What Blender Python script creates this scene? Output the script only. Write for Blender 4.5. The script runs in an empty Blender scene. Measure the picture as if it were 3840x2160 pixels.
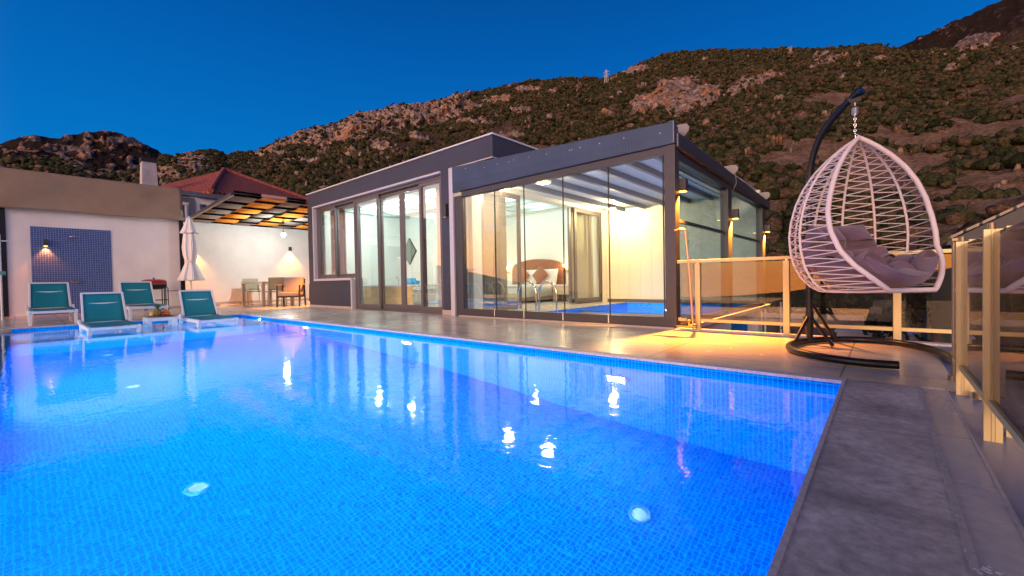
import bpy, bmesh, math, random
import numpy as np
from mathutils import Vector, Matrix, noise as mnoise
random.seed(7); np.random.seed(7)
R = math.radians
S = bpy.context.scene
COL = S.collection

# ------------------------------------------------------------------ camera, world, sun, exposure
cam_d = bpy.data.cameras.new("camera"); cam = bpy.data.objects.new("camera", cam_d); COL.objects.link(cam)
_f = Vector((-0.65657146, 0.75405559, -0.01772257)); _r = Vector((0.75426048, 0.65631733, -0.01840351)); _u = Vector((0.00224564, 0.02545065, 0.99967356))
M = Matrix((( _r.x, _u.x, -_f.x, 0), (_r.y, _u.y, -_f.y, 0), (_r.z, _u.z, -_f.z, .62), (0, 0, 0, 1)))
cam.matrix_world = M
cam_d.sensor_width = 36; cam_d.lens = 36 * 1601.83 / 3840; cam_d.clip_start = .02; cam_d.clip_end = 12000
S.camera = cam

W = bpy.data.worlds.new("World"); S.world = W; W.use_nodes = True
wn, wl = W.node_tree.nodes, W.node_tree.links
bg = wn["Background"]
def N(nt, t, **kw):
    n = nt.nodes.new(t)
    for k, v in kw.items():
        if k.startswith("i_"): n.inputs[k[2:].replace("_", " ")].default_value = v
        else: setattr(n, k, v)
    return n
nt = W.node_tree
sky = N(nt, "ShaderNodeTexSky", sky_type='NISHITA', sun_disc=False, sun_elevation=R(1.5), sun_rotation=R(172), air_density=1.2, dust_density=.6, ozone_density=6)
tc = N(nt, "ShaderNodeTexCoord"); sep = N(nt, "ShaderNodeSeparateXYZ"); nt.links.new(tc.outputs["Generated"], sep.inputs[0])
ramp = N(nt, "ShaderNodeValToRGB")            # twilight blue: deeper towards the zenith
cr = ramp.color_ramp; cr.elements[0].position = .0; cr.elements[0].color = (.006, .19, .60, 1); cr.elements[1].position = 1; cr.elements[1].color = (.001, .02, .10, 1)
e = cr.elements.new(.22); e.color = (.001, .175, .56, 1)
e = cr.elements.new(.45); e.color = (.0005, .105, .42, 1)
e = cr.elements.new(.70); e.color = (.0005, .04, .19, 1)
nt.links.new(sep.outputs["Z"], ramp.inputs[0])
dot = N(nt, "ShaderNodeVectorMath", operation='DOT_PRODUCT'); nt.links.new(tc.outputs["Generated"], dot.inputs[0]); dot.inputs[1].default_value = (.14, -.99, 0)
mr = N(nt, "ShaderNodeMapRange", i_From_Min=-.15, i_From_Max=.95); mr.interpolation_type = 'SMOOTHSTEP'; nt.links.new(dot.outputs["Value"], mr.inputs["Value"])
glow = N(nt, "ShaderNodeValToRGB"); g = glow.color_ramp   # afterglow over the western horizon
g.elements[0].position = 0; g.elements[0].color = (4.6, 1.7, .50, 1); g.elements[1].position = .85; g.elements[1].color = (.06, .16, .45, 1)
e = g.elements.new(.07); e.color = (4.9, 2.45, .72, 1)
e = g.elements.new(.16); e.color = (3.9, 2.5, 1.4, 1)
e = g.elements.new(.32); e.color = (1.6, 1.25, 1.35, 1)
e = g.elements.new(.5); e.color = (.6, .62, .9, 1)
nt.links.new(sep.outputs["Z"], glow.inputs[0])
dot2 = N(nt, "ShaderNodeVectorMath", operation='DOT_PRODUCT'); nt.links.new(tc.outputs["Generated"], dot2.inputs[0]); dot2.inputs[1].default_value = (.26, -.966, 0)
mr2 = N(nt, "ShaderNodeMapRange", i_From_Min=.80, i_From_Max=.985, i_To_Min=.0, i_To_Max=1); nt.links.new(dot2.outputs["Value"], mr2.inputs["Value"])
side = N(nt, "ShaderNodeMixRGB", blend_type='MULTIPLY'); side.inputs[0].default_value = 1; tintm = N(nt, "ShaderNodeMixRGB"); tintm.inputs[1].default_value = (.84, .86, 1.05, 1); tintm.inputs[2].default_value = (1.2, 1.0, .55, 1)
nt.links.new(mr2.outputs[0], tintm.inputs[0]); nt.links.new(glow.outputs[0], side.inputs[1]); nt.links.new(tintm.outputs[0], side.inputs[2])
mx = N(nt, "ShaderNodeMixRGB"); nt.links.new(mr.outputs[0], mx.inputs[0]); nt.links.new(ramp.outputs[0], mx.inputs[1]); nt.links.new(side.outputs[0], mx.inputs[2])
ad = N(nt, "ShaderNodeMixRGB", blend_type='ADD'); ad.inputs[0].default_value = .02
nt.links.new(mx.outputs[0], ad.inputs[1]); nt.links.new(sky.outputs[0], ad.inputs[2]); nt.links.new(ad.outputs[0], bg.inputs[0]); bg.inputs[1].default_value = 1.0

sd = bpy.data.lights.new("sun", 'SUN'); so = bpy.data.objects.new("sun", sd); COL.objects.link(so)
sd.energy = 1.5; sd.angle = R(14); sd.color = (1, .68, .52)
so.rotation_euler = Vector((-.30, .92, -.22)).to_track_quat('-Z', 'Y').to_euler()
S.view_settings.view_transform = 'Standard'; S.view_settings.look = 'None'; S.view_settings.exposure = 0.0; S.view_settings.gamma = 1
cy = S.cycles
cy.use_denoising = True; cy.max_bounces = 10; cy.transparent_max_bounces = 24; cy.transmission_bounces = 8; cy.glossy_bounces = 5; cy.diffuse_bounces = 4
cy.sample_clamp_indirect = 4; cy.sample_clamp_direct = 0; cy.blur_glossy = .6; cy.caustics_reflective = False; cy.caustics_refractive = True

# ------------------------------------------------------------------ materials
MATS = {}
def mat(name, color=(.5, .5, .5), rough=.6, metal=0, emit=None, estr=0, spec=.5, noise=0, nscale=8, bump=0, bscale=60, detail=4, coat=0, sheen=0, rvar=0, sss=0):
    if name in MATS: return MATS[name]
    m = bpy.data.materials.new(name); m.use_nodes = True; MATS[name] = m
    t = m.node_tree; b = t.nodes["Principled BSDF"]
    b.inputs["Base Color"].default_value = (*color, 1); b.inputs["Roughness"].default_value = rough; b.inputs["Metallic"].default_value = metal
    b.inputs["Specular IOR Level"].default_value = spec; b.inputs["Coat Weight"].default_value = coat; b.inputs["Sheen Weight"].default_value = sheen
    if emit: b.inputs["Emission Color"].default_value = (*emit, 1); b.inputs["Emission Strength"].default_value = estr
    g = N(t, "ShaderNodeNewGeometry")
    if noise or rvar:
        n = N(t, "ShaderNodeTexNoise", i_Scale=nscale, i_Detail=detail, i_Roughness=.62); t.links.new(g.outputs["Position"], n.inputs["Vector"])
        if noise:
            h = N(t, "ShaderNodeMapRange", i_From_Min=.25, i_From_Max=.75, i_To_Min=1 - noise, i_To_Max=1 + noise); t.links.new(n.outputs["Fac"], h.inputs["Value"])
            v = N(t, "ShaderNodeVectorMath", operation='SCALE'); v.inputs[0].default_value = color; t.links.new(h.outputs[0], v.inputs["Scale"]); t.links.new(v.outputs[0], b.inputs["Base Color"])
        if rvar:
            h2 = N(t, "ShaderNodeMapRange", i_From_Min=.3, i_From_Max=.7, i_To_Min=max(.02, rough - rvar), i_To_Max=rough + rvar); t.links.new(n.outputs["Fac"], h2.inputs["Value"]); t.links.new(h2.outputs[0], b.inputs["Roughness"])
    if bump:
        n2 = N(t, "ShaderNodeTexNoise", i_Scale=bscale, i_Detail=3); t.links.new(g.outputs["Position"], n2.inputs["Vector"])
        bp = N(t, "ShaderNodeBump", i_Strength=bump, i_Distance=.02); t.links.new(n2.outputs["Fac"], bp.inputs["Height"]); t.links.new(bp.outputs[0], b.inputs["Normal"])
    return m

def glass_mat(name, tint=(.93, .97, .96), refl=1.0, base=.0, gcol=(1, 1, 1), rough=0.0):
    """clear or tinted pane: a fresnel (plus coating) share mirrors, the rest passes through tinted"""
    if name in MATS: return MATS[name]
    m = bpy.data.materials.new(name); m.use_nodes = True; MATS[name] = m; t = m.node_tree; t.nodes.clear()
    o = N(t, "ShaderNodeOutputMaterial"); mxs = N(t, "ShaderNodeMixShader"); tr = N(t, "ShaderNodeBsdfTransparent"); gl = N(t, "ShaderNodeBsdfGlossy", i_Roughness=rough)
    tr.inputs[0].default_value = (*tint, 1); gl.inputs[0].default_value = (*gcol, 1)
    fr = N(t, "ShaderNodeFresnel", i_IOR=1.45); ma = N(t, "ShaderNodeMath", operation='MULTIPLY_ADD'); ma.inputs[1].default_value = refl; ma.inputs[2].default_value = base; ma.use_clamp = True
    t.links.new(fr.outputs[0], ma.inputs[0]); t.links.new(ma.outputs[0], mxs.inputs[0]); t.links.new(tr.outputs[0], mxs.inputs[1]); t.links.new(gl.outputs[0], mxs.inputs[2]); t.links.new(mxs.outputs[0], o.inputs[0])
    return m

def mosaic(name, plane, size=.028, c1=(.0, .145, .64), c2=(.0, .235, .86), grout=(.0, .47, .96), gw=.11, rough=.6, spec=.05):
    if name in MATS: return MATS[name]
    m = bpy.data.materials.new(name); m.use_nodes = True; MATS[name] = m; t = m.node_tree; b = t.nodes["Principled BSDF"]
    g = N(t, "ShaderNodeNewGeometry"); s = N(t, "ShaderNodeSeparateXYZ"); t.links.new(g.outputs["Position"], s.inputs[0])
    c = N(t, "ShaderNodeCombineXYZ"); t.links.new(s.outputs[plane[0].upper()], c.inputs[0]); t.links.new(s.outputs[plane[1].upper()], c.inputs[1])
    sc = N(t, "ShaderNodeVectorMath", operation='SCALE'); sc.inputs["Scale"].default_value = 1 / size; t.links.new(c.outputs[0], sc.inputs[0])
    fl = N(t, "ShaderNodeVectorMath", operation='FLOOR'); t.links.new(sc.outputs[0], fl.inputs[0])
    wn_ = N(t, "ShaderNodeTexWhiteNoise", noise_dimensions='3D'); t.links.new(fl.outputs[0], wn_.inputs["Vector"])
    frc = N(t, "ShaderNodeVectorMath", operation='FRACTION'); t.links.new(sc.outputs[0], frc.inputs[0])
    s2 = N(t, "ShaderNodeSeparateXYZ"); t.links.new(frc.outputs[0], s2.inputs[0])
    def edge(o):
        a = N(t, "ShaderNodeMath", operation='SUBTRACT'); a.inputs[1].default_value = .5; t.links.new(o, a.inputs[0])
        ab = N(t, "ShaderNodeMath", operation='ABSOLUTE'); t.links.new(a.outputs[0], ab.inputs[0])
        gt = N(t, "ShaderNodeMapRange", i_From_Min=.5 - gw, i_From_Max=.5 - gw * .6); t.links.new(ab.outputs[0], gt.inputs["Value"]); return gt.outputs[0]
    mxx = N(t, "ShaderNodeMath", operation='MAXIMUM'); t.links.new(edge(s2.outputs[0]), mxx.inputs[0]); t.links.new(edge(s2.outputs[1]), mxx.inputs[1])
    m1 = N(t, "ShaderNodeMixRGB"); m1.inputs[1].default_value = (*c1, 1); m1.inputs[2].default_value = (*c2, 1); t.links.new(wn_.outputs["Value"], m1.inputs[0])
    m2 = N(t, "ShaderNodeMixRGB"); m2.inputs[2].default_value = (*grout, 1); t.links.new(m1.outputs[0], m2.inputs[1]); t.links.new(mxx.outputs[0], m2.inputs[0])
    t.links.new(m2.outputs[0], b.inputs["Base Color"]); b.inputs["Roughness"].default_value = rough; b.inputs["Specular IOR Level"].default_value = spec
    return m

def deck_mat(name, col, tile=(1.2, .6), joint=.004, off=(0, 0), rough=.32, stain=.35, jdark=.45, warmvar=(.0, 0, 0)):
    if name in MATS: return MATS[name]
    m = bpy.data.materials.new(name); m.use_nodes = True; MATS[name] = m; t = m.node_tree; b = t.nodes["Principled BSDF"]
    g = N(t, "ShaderNodeNewGeometry")
    mp = N(t, "ShaderNodeMapping"); mp.inputs["Location"].default_value = (off[0], off[1], 0); t.links.new(g.outputs["Position"], mp.inputs[0])
    br = N(t, "ShaderNodeTexBrick", offset=.0); br.inputs["Scale"].default_value = 1; br.inputs["Mortar Size"].default_value = joint; br.inputs["Brick Width"].default_value = tile[0]; br.inputs["Row Height"].default_value = tile[1]; br.inputs["Mortar Smooth"].default_value = .1
    br.inputs["Color1"].default_value = (1, 1, 1, 1); br.inputs["Color2"].default_value = (.93, .93, .93, 1); br.inputs["Mortar"].default_value = (jdark,) * 3 + (1,)
    t.links.new(mp.outputs[0], br.inputs["Vector"])
    n1 = N(t, "ShaderNodeTexNoise", i_Scale=1.6, i_Detail=7, i_Roughness=.65, i_Distortion=.6); t.links.new(g.outputs["Position"], n1.inputs["Vector"])
    n2 = N(t, "ShaderNodeTexNoise", i_Scale=26, i_Detail=6, i_Roughness=.7); t.links.new(g.outputs["Position"], n2.inputs["Vector"])
    a = N(t, "ShaderNodeMapRange", i_From_Min=.3, i_From_Max=.7, i_To_Min=1 - stain, i_To_Max=1 + stain * .5); t.links.new(n1.outputs["Fac"], a.inputs["Value"])
    a2 = N(t, "ShaderNodeMapRange", i_From_Min=.3, i_From_Max=.7, i_To_Min=1 - stain * .45, i_To_Max=1 + stain * .45); t.links.new(n2.outputs["Fac"], a2.inputs["Value"])
    mm = N(t, "ShaderNodeMath", operation='MULTIPLY'); t.links.new(a.outputs[0], mm.inputs[0]); t.links.new(a2.outputs[0], mm.inputs[1])
    v = N(t, "ShaderNodeVectorMath", operation='SCALE'); v.inputs[0].default_value = col; t.links.new(mm.outputs[0], v.inputs["Scale"])
    v2 = N(t, "ShaderNodeVectorMath", operation='MULTIPLY'); t.links.new(v.outputs[0], v2.inputs[0]); t.links.new(br.outputs["Color"], v2.inputs[1])
    t.links.new(v2.outputs[0], b.inputs["Base Color"])
    r2 = N(t, "ShaderNodeMapRange", i_From_Min=.3, i_From_Max=.7, i_To_Min=rough - .04, i_To_Max=rough + .05); t.links.new(n1.outputs["Fac"], r2.inputs["Value"]); t.links.new(r2.outputs[0], b.inputs["Roughness"])
    bp = N(t, "ShaderNodeBump", i_Strength=.06, i_Distance=.01); t.links.new(n2.outputs["Fac"], bp.inputs["Height"]); t.links.new(bp.outputs[0], b.inputs["Normal"])
    return m

white_wall = mat("white_render", (.77, .74, .73), .8, noise=.10, nscale=1.1, bump=.15, bscale=90)
white_paint = mat("white_paint", (.66, .63, .64), .55, noise=.04, nscale=6)
dark_render = mat("dark_render", (.042, .046, .072), .75, noise=.10, nscale=2.5, bump=.25, bscale=150)
dark_side = dark_render
alu_dark = mat("anthracite_aluminium", (.05, .05, .062), .4, .3, noise=.08, nscale=20)
alu_sky_tint = mat("sheet_cladding", (.036, .062, .12), .45, .3, noise=.2, nscale=3)  # the fascia's sky reflection is mixed into this base colour as blue
alu_frame = mat("window_aluminium", (.13, .115, .125), .4, .3, noise=.06, nscale=15)
gold = mat("champagne_aluminium", (.52, .44, .25), .42, .6, noise=.03, nscale=4, rvar=.06)
steel = mat("chrome", (.75, .76, .78), .12, 1)
black_metal = mat("black_metal", (.006, .007, .012), .3, 0, spec=.35)
pane = glass_mat("clear_pane", (.95, .985, .97), .35)
pane_door = glass_mat("clear_door_pane", (.97, .99, .985), .35)
pane_rail = glass_mat("tinted_rail_pane", (.70, .70, .68), 1.0, .035, (1, .95, .9))
pane_fence = glass_mat("smoked_fence_pane", (.50, .49, .49), .8, .02, (.9, .9, 1))
pane_side = glass_mat("side_pane", (.74, .90, .95), .30, .03, (.85, .95, 1))
water_mat = bpy.data.materials.new("pool_water"); water_mat.use_nodes = True
t = water_mat.node_tree; b = t.nodes["Principled BSDF"]; b.inputs["Base Color"].default_value = (.62, .90, 1, 1); b.inputs["Transmission Weight"].default_value = 1; b.inputs["IOR"].default_value = 1.30; b.inputs["Roughness"].default_value = .045
g = N(t, "ShaderNodeNewGeometry"); na = N(t, "ShaderNodeTexNoise", i_Scale=13, i_Detail=2, i_Roughness=.5, i_Distortion=.4); nb = N(t, "ShaderNodeTexNoise", i_Scale=2.2, i_Detail=2)
mp = N(t, "ShaderNodeMapping"); mp.inputs["Scale"].default_value = (1, 1.15, 1); t.links.new(g.outputs["Position"], mp.inputs[0]); t.links.new(mp.outputs[0], na.inputs["Vector"]); t.links.new(mp.outputs[0], nb.inputs["Vector"])
b1 = N(t, "ShaderNodeBump", i_Strength=1, i_Distance=.0009); t.links.new(na.outputs["Fac"], b1.inputs["Height"])
b2 = N(t, "ShaderNodeBump", i_Strength=1, i_Distance=.0022); t.links.new(nb.outputs["Fac"], b2.inputs["Height"]); t.links.new(b1.outputs[0], b2.inputs["Normal"]); t.links.new(b2.outputs[0], b.inputs["Normal"])
deck_far = deck_mat("deck_tiles", (.63, .53, .43), (1.2, .6), .006, (.2, .1), .24, .15)
deck_near = deck_mat("concrete_strip", (.62, .54, .49), (9, 9), .0, (0, 0), .5, .75)
strip2 = deck_mat("smooth_strip", (.44, .42, .44), (9, 1.3), .004, (0, .3), .26, .22)
tile_sky_tint = deck_mat("fence_footing", (.12, .17, .30), (2.4, 9), .004, (.4, 0), .38, .2)  # blue of the mirrored sky put into the floor's own colour
coping = mat("coping_stone", (.55, .50, .50), .5, noise=.28, nscale=45, bump=.2, bscale=120)
lead_line = mat("pale_joint", (.42, .38, .37), .5, noise=.3, nscale=40)
beige_fab = mat("beige_tarp", (.30, .215, .145), .85, noise=.12, nscale=2.2, bump=.3, bscale=14)
wood = mat("tan_wood", (.42, .27, .15), .5, noise=.25, nscale=9)
teal = glass_mat("dummy", refl=0)  # placeholder replaced below
def mesh_fabric(name, col, alpha):
    m = bpy.data.materials.new(name); m.use_nodes = True; MATS[name] = m; t = m.node_tree; b = t.nodes["Principled BSDF"]
    b.inputs["Base Color"].default_value = (*col, 1); b.inputs["Roughness"].default_value = .7; b.inputs["Alpha"].default_value = alpha
    g = N(t, "ShaderNodeNewGeometry"); n = N(t, "ShaderNodeTexNoise", i_Scale=260, i_Detail=2); t.links.new(g.outputs["Position"], n.inputs["Vector"])
    bp = N(t, "ShaderNodeBump", i_Strength=.3, i_Distance=.003); t.links.new(n.outputs["Fac"], bp.inputs["Height"]); t.links.new(bp.outputs[0], b.inputs["Normal"])
    return m
teal = mesh_fabric("teal_sling", (.0, .21, .27), .90)
plastic_w = mat("white_resin", (.72, .73, .76), .4, noise=.04, nscale=12)
cushion_m = mat("mauve_cushion", (.135, .088, .145), .9, noise=.16, nscale=7, bump=.35, bscale=220, sheen=.3)
cord_w = mat("white_rope", (.74, .66, .68), .6, bump=.4, bscale=260)

# ------------------------------------------------------------------ mesh builder
class MB:
    def __init__(s): s.v = []; s.f = []; s.sm = []
    def add(s, vs, fs, smooth=False):
        o = len(s.v); s.v += [tuple(v) for v in vs]; s.f += [tuple(i + o for i in f) for f in fs]; s.sm += [smooth] * len(fs); return s
    def box(s, x0, x1, y0, y1, z0, z1):
        return s.add([(x0, y0, z0), (x1, y0, z0), (x1, y1, z0), (x0, y1, z0), (x0, y0, z1), (x1, y0, z1), (x1, y1, z1), (x0, y1, z1)],
                     [(0, 3, 2, 1), (4, 5, 6, 7), (0, 1, 5, 4), (1, 2, 6, 5), (2, 3, 7, 6), (3, 0, 4, 7)])
    def hexa(s, p):   # 8 points: bottom 4 then top 4
        return s.add(p, [(0, 3, 2, 1), (4, 5, 6, 7), (0, 1, 5, 4), (1, 2, 6, 5), (2, 3, 7, 6), (3, 0, 4, 7)])
    def bar(s, a, b, w, h, up=(0, 0, 1)):
        a, b = Vector(a), Vector(b); d = (b - a).normalized(); u = Vector(up)
        if abs(d.dot(u)) > .98: u = Vector((1, 0, 0))
        r = d.cross(u).normalized(); u = r.cross(d).normalized(); r = r * w / 2; u = u * h / 2
        return s.hexa([a - r - u, a + r - u, b + r - u, b - r - u, a - r + u, a + r + u, b + r + u, b - r + u])
    def tube(s, pts, r, n=10, closed=False, radii=None):
        pts = [Vector(p) for p in pts]; m = len(pts); rings = []
        up = Vector((0, 0, 1)); t0 = (pts[1] - pts[0]).normalized()
        nrm = t0.orthogonal().normalized() if abs(t0.z) > .95 else t0.cross(up).normalized()
        vs = []
        for i, p in enumerate(pts):
            if closed: t = (pts[(i + 1) % m] - pts[i - 1]).normalized()
            elif i == 0: t = (pts[1] - pts[0]).normalized()
            elif i == m - 1: t = (pts[-1] - pts[-2]).normalized()
            else: t = (pts[i + 1] - pts[i - 1]).normalized()
            nrm = (nrm - t * nrm.dot(t)).normalized(); bn = t.cross(nrm); rr = radii[i] if radii else r
            for k in range(n):
                a = 2 * math.pi * k / n; vs.append(p + nrm * (math.cos(a) * rr) + bn * (math.sin(a) * rr))
        fs = []
        for i in range(m if closed else m - 1):
            j = (i + 1) % m
            for k in range(n): fs.append((i * n + k, i * n + (k + 1) % n, j * n + (k + 1) % n, j * n + k))
        s.add(vs, fs, True)
        if not closed: s.add(vs[:n], [tuple(range(n - 1, -1, -1))]); s.add(vs[-n:], [tuple(range(n))])
        return s
    def lathe(s, prof, c=(0, 0, 0), n=24, mod=None, smooth=True):
        vs = []; c = Vector(c)
        for j, (r, z) in enumerate(prof):
            for k in range(n):
                a = 2 * math.pi * k / n; rr = r * (mod(a, j) if mod else 1); vs.append(c + Vector((rr * math.cos(a), rr * math.sin(a), z)))
        fs = [(j * n + k, j * n + (k + 1) % n, (j + 1) * n + (k + 1) % n, (j + 1) * n + k) for j in range(len(prof) - 1) for k in range(n)]
        return s.add(vs, fs, smooth)
    def ball(s, c, r, sc=(1, 1, 1), n=12, m=8):
        prof = [(max(1e-4, math.sin(math.pi * j / m)), -math.cos(math.pi * j / m)) for j in range(m + 1)]
        vs = [(c[0] + r * sc[0] * a * math.cos(2 * math.pi * k / n), c[1] + r * sc[1] * a * math.sin(2 * math.pi * k / n), c[2] + r * sc[2] * z) for a, z in prof for k in range(n)]
        return s.add(vs, [(j * n + k, j * n + (k + 1) % n, (j + 1) * n + (k + 1) % n, (j + 1) * n + k) for j in range(m) for k in range(n)], True)
    def grid(s, fn, nu, nv, smooth=True, thick=0):
        vs = [fn(i / nu, j / nv) for j in range(nv + 1) for i in range(nu + 1)]
        q = lambda i, j: j * (nu + 1) + i
        fs = [(q(i, j), q(i + 1, j), q(i + 1, j + 1), q(i, j + 1)) for j in range(nv) for i in range(nu)]
        return s.add(vs, fs, smooth)
    def build(s, name, m, parent=None, bevel=0, solid=0, loc=None):
        me = bpy.data.meshes.new(name); off = Vector(parent.location) if parent is not None and parent.get("_w") else Vector((0, 0, 0))
        if off.length: vs = [(v[0] - off.x, v[1] - off.y, v[2] - off.z) for v in s.v]
        else: vs = s.v
        me.from_pydata(vs, [], s.f); me.polygons.foreach_set("use_smooth", s.sm); me.update()
        o = bpy.data.objects.new(name, me); COL.objects.link(o); me.materials.append(m)
        if parent is not None: o.parent = parent
        if loc is not None: o.location = loc
        if bevel:
            b = o.modifiers.new("bevel", 'BEVEL'); b.width = bevel; b.segments = 2; b.limit_method = 'ANGLE'
        if solid:
            k = o.modifiers.new("solid", 'SOLIDIFY'); k.thickness = solid; k.offset = 0
        return o
def tag(o, label=None, cat=None, group=None, kind=None):
    if label: o["label"] = label
    if cat: o["category"] = cat
    if group: o["group"] = group
    if kind: o["kind"] = kind
    return o
def thing(name, label, cat, loc=(0, 0, 0), rz=0, group=None, world=True):
    o = bpy.data.objects.new(name, None); COL.objects.link(o); o.location = loc; o.rotation_euler = (0, 0, rz); o.empty_display_size = .2
    if world: o["_w"] = 1
    return tag(o, label, cat, group)
class SUB:   # parent proxy for sub-parts built in world coordinates
    pass
def child(mb, name, m, part, root, bevel=0):
    """sub-part under a part whose origin sits at the root's location"""
    o = mb.build(name, m, None, bevel); off = Vector(root.location) if root.get("_w") else Vector((0, 0, 0))
    for v in o.data.vertices: v.co -= off
    o.parent = part; return o
def copy_tree(o, parent=None):
    c = o.copy(); COL.objects.link(c); c.parent = parent
    for ch in list(o.children): copy_tree(ch, c)
    return c
def lamp(name, kind, loc, energy, color, parent=None, size=.05, spot=None, dirv=None, blend=.5, sy=None):
    d = bpy.data.lights.new(name, kind); d.energy = energy; d.color = color
    if kind == 'AREA':
        d.shape = 'RECTANGLE'; d.size = size; d.size_y = sy or size
    else: d.shadow_soft_size = size
    if kind == 'SPOT': d.spot_size = R(spot or 60); d.spot_blend = blend
    o = bpy.data.objects.new(name, d); COL.objects.link(o)
    l = Vector(loc)
    if parent is not None:
        if parent.get("_w"): l = l - Vector(parent.location)
        o.parent = parent
    o.location = l
    if dirv is not None: o.rotation_euler = Vector(dirv).to_track_quat('-Z', 'Y').to_euler()
    return o
WARM = (1, .30, .03); WARMW = (1, .80, .52); COOLW = (.80, 1, .93)
def smooth(a, b, x):
    t_ = np.clip((x - a) / (b - a), 0, 1); return t_ * t_ * (3 - 2 * t_)
#@@MARK1
# ------------------------------------------------------------------ hills
def vnoise(x, y, seed=0):
    xi = np.floor(x).astype(np.int64); yi = np.floor(y).astype(np.int64); fx = x - xi; fy = y - yi
    fx = fx * fx * (3 - 2 * fx); fy = fy * fy * (3 - 2 * fy)
    def h(a, b):
        n = (a * 374761393 + b * 668265263 + seed * 974634777) & 0x7fffffff
        n = ((n ^ (n >> 13)) * 1274126177) & 0x7fffffff
        n = (n ^ (n >> 16)) & 0xffff
        return n / 65535.
    return (h(xi, yi) * (1 - fx) + h(xi + 1, yi) * fx) * (1 - fy) + (h(xi, yi + 1) * (1 - fx) + h(xi + 1, yi + 1) * fx) * fy
def fbm(x, y, oct=5, seed=0, gain=.5):
    a = 1; s_ = 0; tot = 0
    for o in range(oct):
        s_ = s_ + a * vnoise(x * 2 ** o + 17.3 * o, y * 2 ** o - 9.1 * o, seed + o); tot += a; a *= gain
    return s_ / tot
RIDGE = [(-180, 1.6), (-165, 1.0), (-150, 2.0), (-130, 4), (-112, 8), (-100, 11), (-90.9, 12.4), (-90.0, 13.1), (-88.9, 13.6), (-87.6, 13.6), (-86.0, 14.3), (-84.7, 14.8), (-83.4, 15.0), (-82.0, 14.6), (-80.6, 13.9), (-79.6, 13.3), (-79.2, 13.3), (-78.0, 13.9), (-76.6, 14.4), (-75.4, 14.5), (-74.5, 14.1), (-73.1, 14.6), (-71.6, 14.9), (-70.5, 15.6), (-68.8, 16.7), (-66.8, 17.8), (-64.8, 18.5), (-62.7, 18.9), (-60.4, 20.4), (-58.5, 20.6), (-56.9, 21.2), (-53.5, 21.8), (-50.1, 22.3), (-46.6, 23.3), (-43.8, 23.8), (-41.3, 24.4), (-37.7, 24.9), (-33.1, 24.9), (-28.3, 24.4), (-25.7, 24.9), (-24.0, 25.5), (-21.4, 26.0), (-19.0, 26.0), (-15.4, 25.4), (-12.0, 24.7), (-7.9, 23.8), (-4.6, 22.9), (-1.3, 22.2), (0.6, 21.6), (2.1, 21.7), (3.9, 21.9), (5.7, 22.2), (7.6, 22.4), (9.1, 22.5), (20, 20), (40, 14), (70, 8), (100, 5), (130, 3), (150, 2.2), (180, 1.6)]
ra = np.array([a for a, _ in RIDGE]); re_ = np.array([b for _, b in RIDGE])
# back hills beyond the saddle: the left summit and the upper-right summit stand farther off than the near ridge
def ridge_near(az):
    el = np.interp(az, ra, re_)
    el = np.where(az < -79.8, np.interp(az, [-180, -100, -92, -88, -84, -82, -79.8], [1.5, 9.5, 10.6, 11.6, 11.0, 11.4, 13.1]), el)
    near_r = np.interp(az, [0.0, 2, 6, 10, 20, 40], [21.7, 20.6, 19.5, 18.8, 17.5, 13])
    return np.where((az > 0) & (az < 40), np.minimum(el, near_r), el)
def far_el(az):
    el = np.interp(az, ra, re_); return el
ROCKS = [(-70.5, 14.9, 3.2, .55), (-66.0, 16.9, 4.0, .9), (-62.3, 17.9, 3.6, 1.3), (-58.8, 19.2, 4.4, 1.4), (-54.5, 20.4, 4.4, 1.3), (-50.6, 21.2, 3.8, 1.2), (-47.0, 21.9, 1.5, .7), (-42.5, 22.6, 2.3, .5), (-39.3, 21.3, 1.6, .4), (-45.5, 20.0, 2.6, .35), (-53, 17.6, 1.6, .4), (-58, 16.6, 1.8, .45), (-61, 15.5, 1.2, .4), (-66, 14.6, 1.6, .35), (-38, 23.9, 2.2, .35), (-41, 18.5, 2.5, .35),
         (-19.5, 21.7, 3.2, 1.9), (-16.3, 21.2, 2.3, 1.1), (-23.3, 21.0, 2.0, .8), (-10.9, 21.6, 2.6, .7), (-13, 21.2, 1.4, .5), (-77.6, 13.0, 1.8, 1.3), (-79.4, 11.6, 1.2, .7), (-83.5, 11.2, 1.6, .7), (-86.2, 11.2, 1.2, .6), (-4.5, 21.6, 2.0, .5), (6.2, 19.6, 1.6, .5), (-24.5, 24.9, 2.2, .4)]
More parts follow.
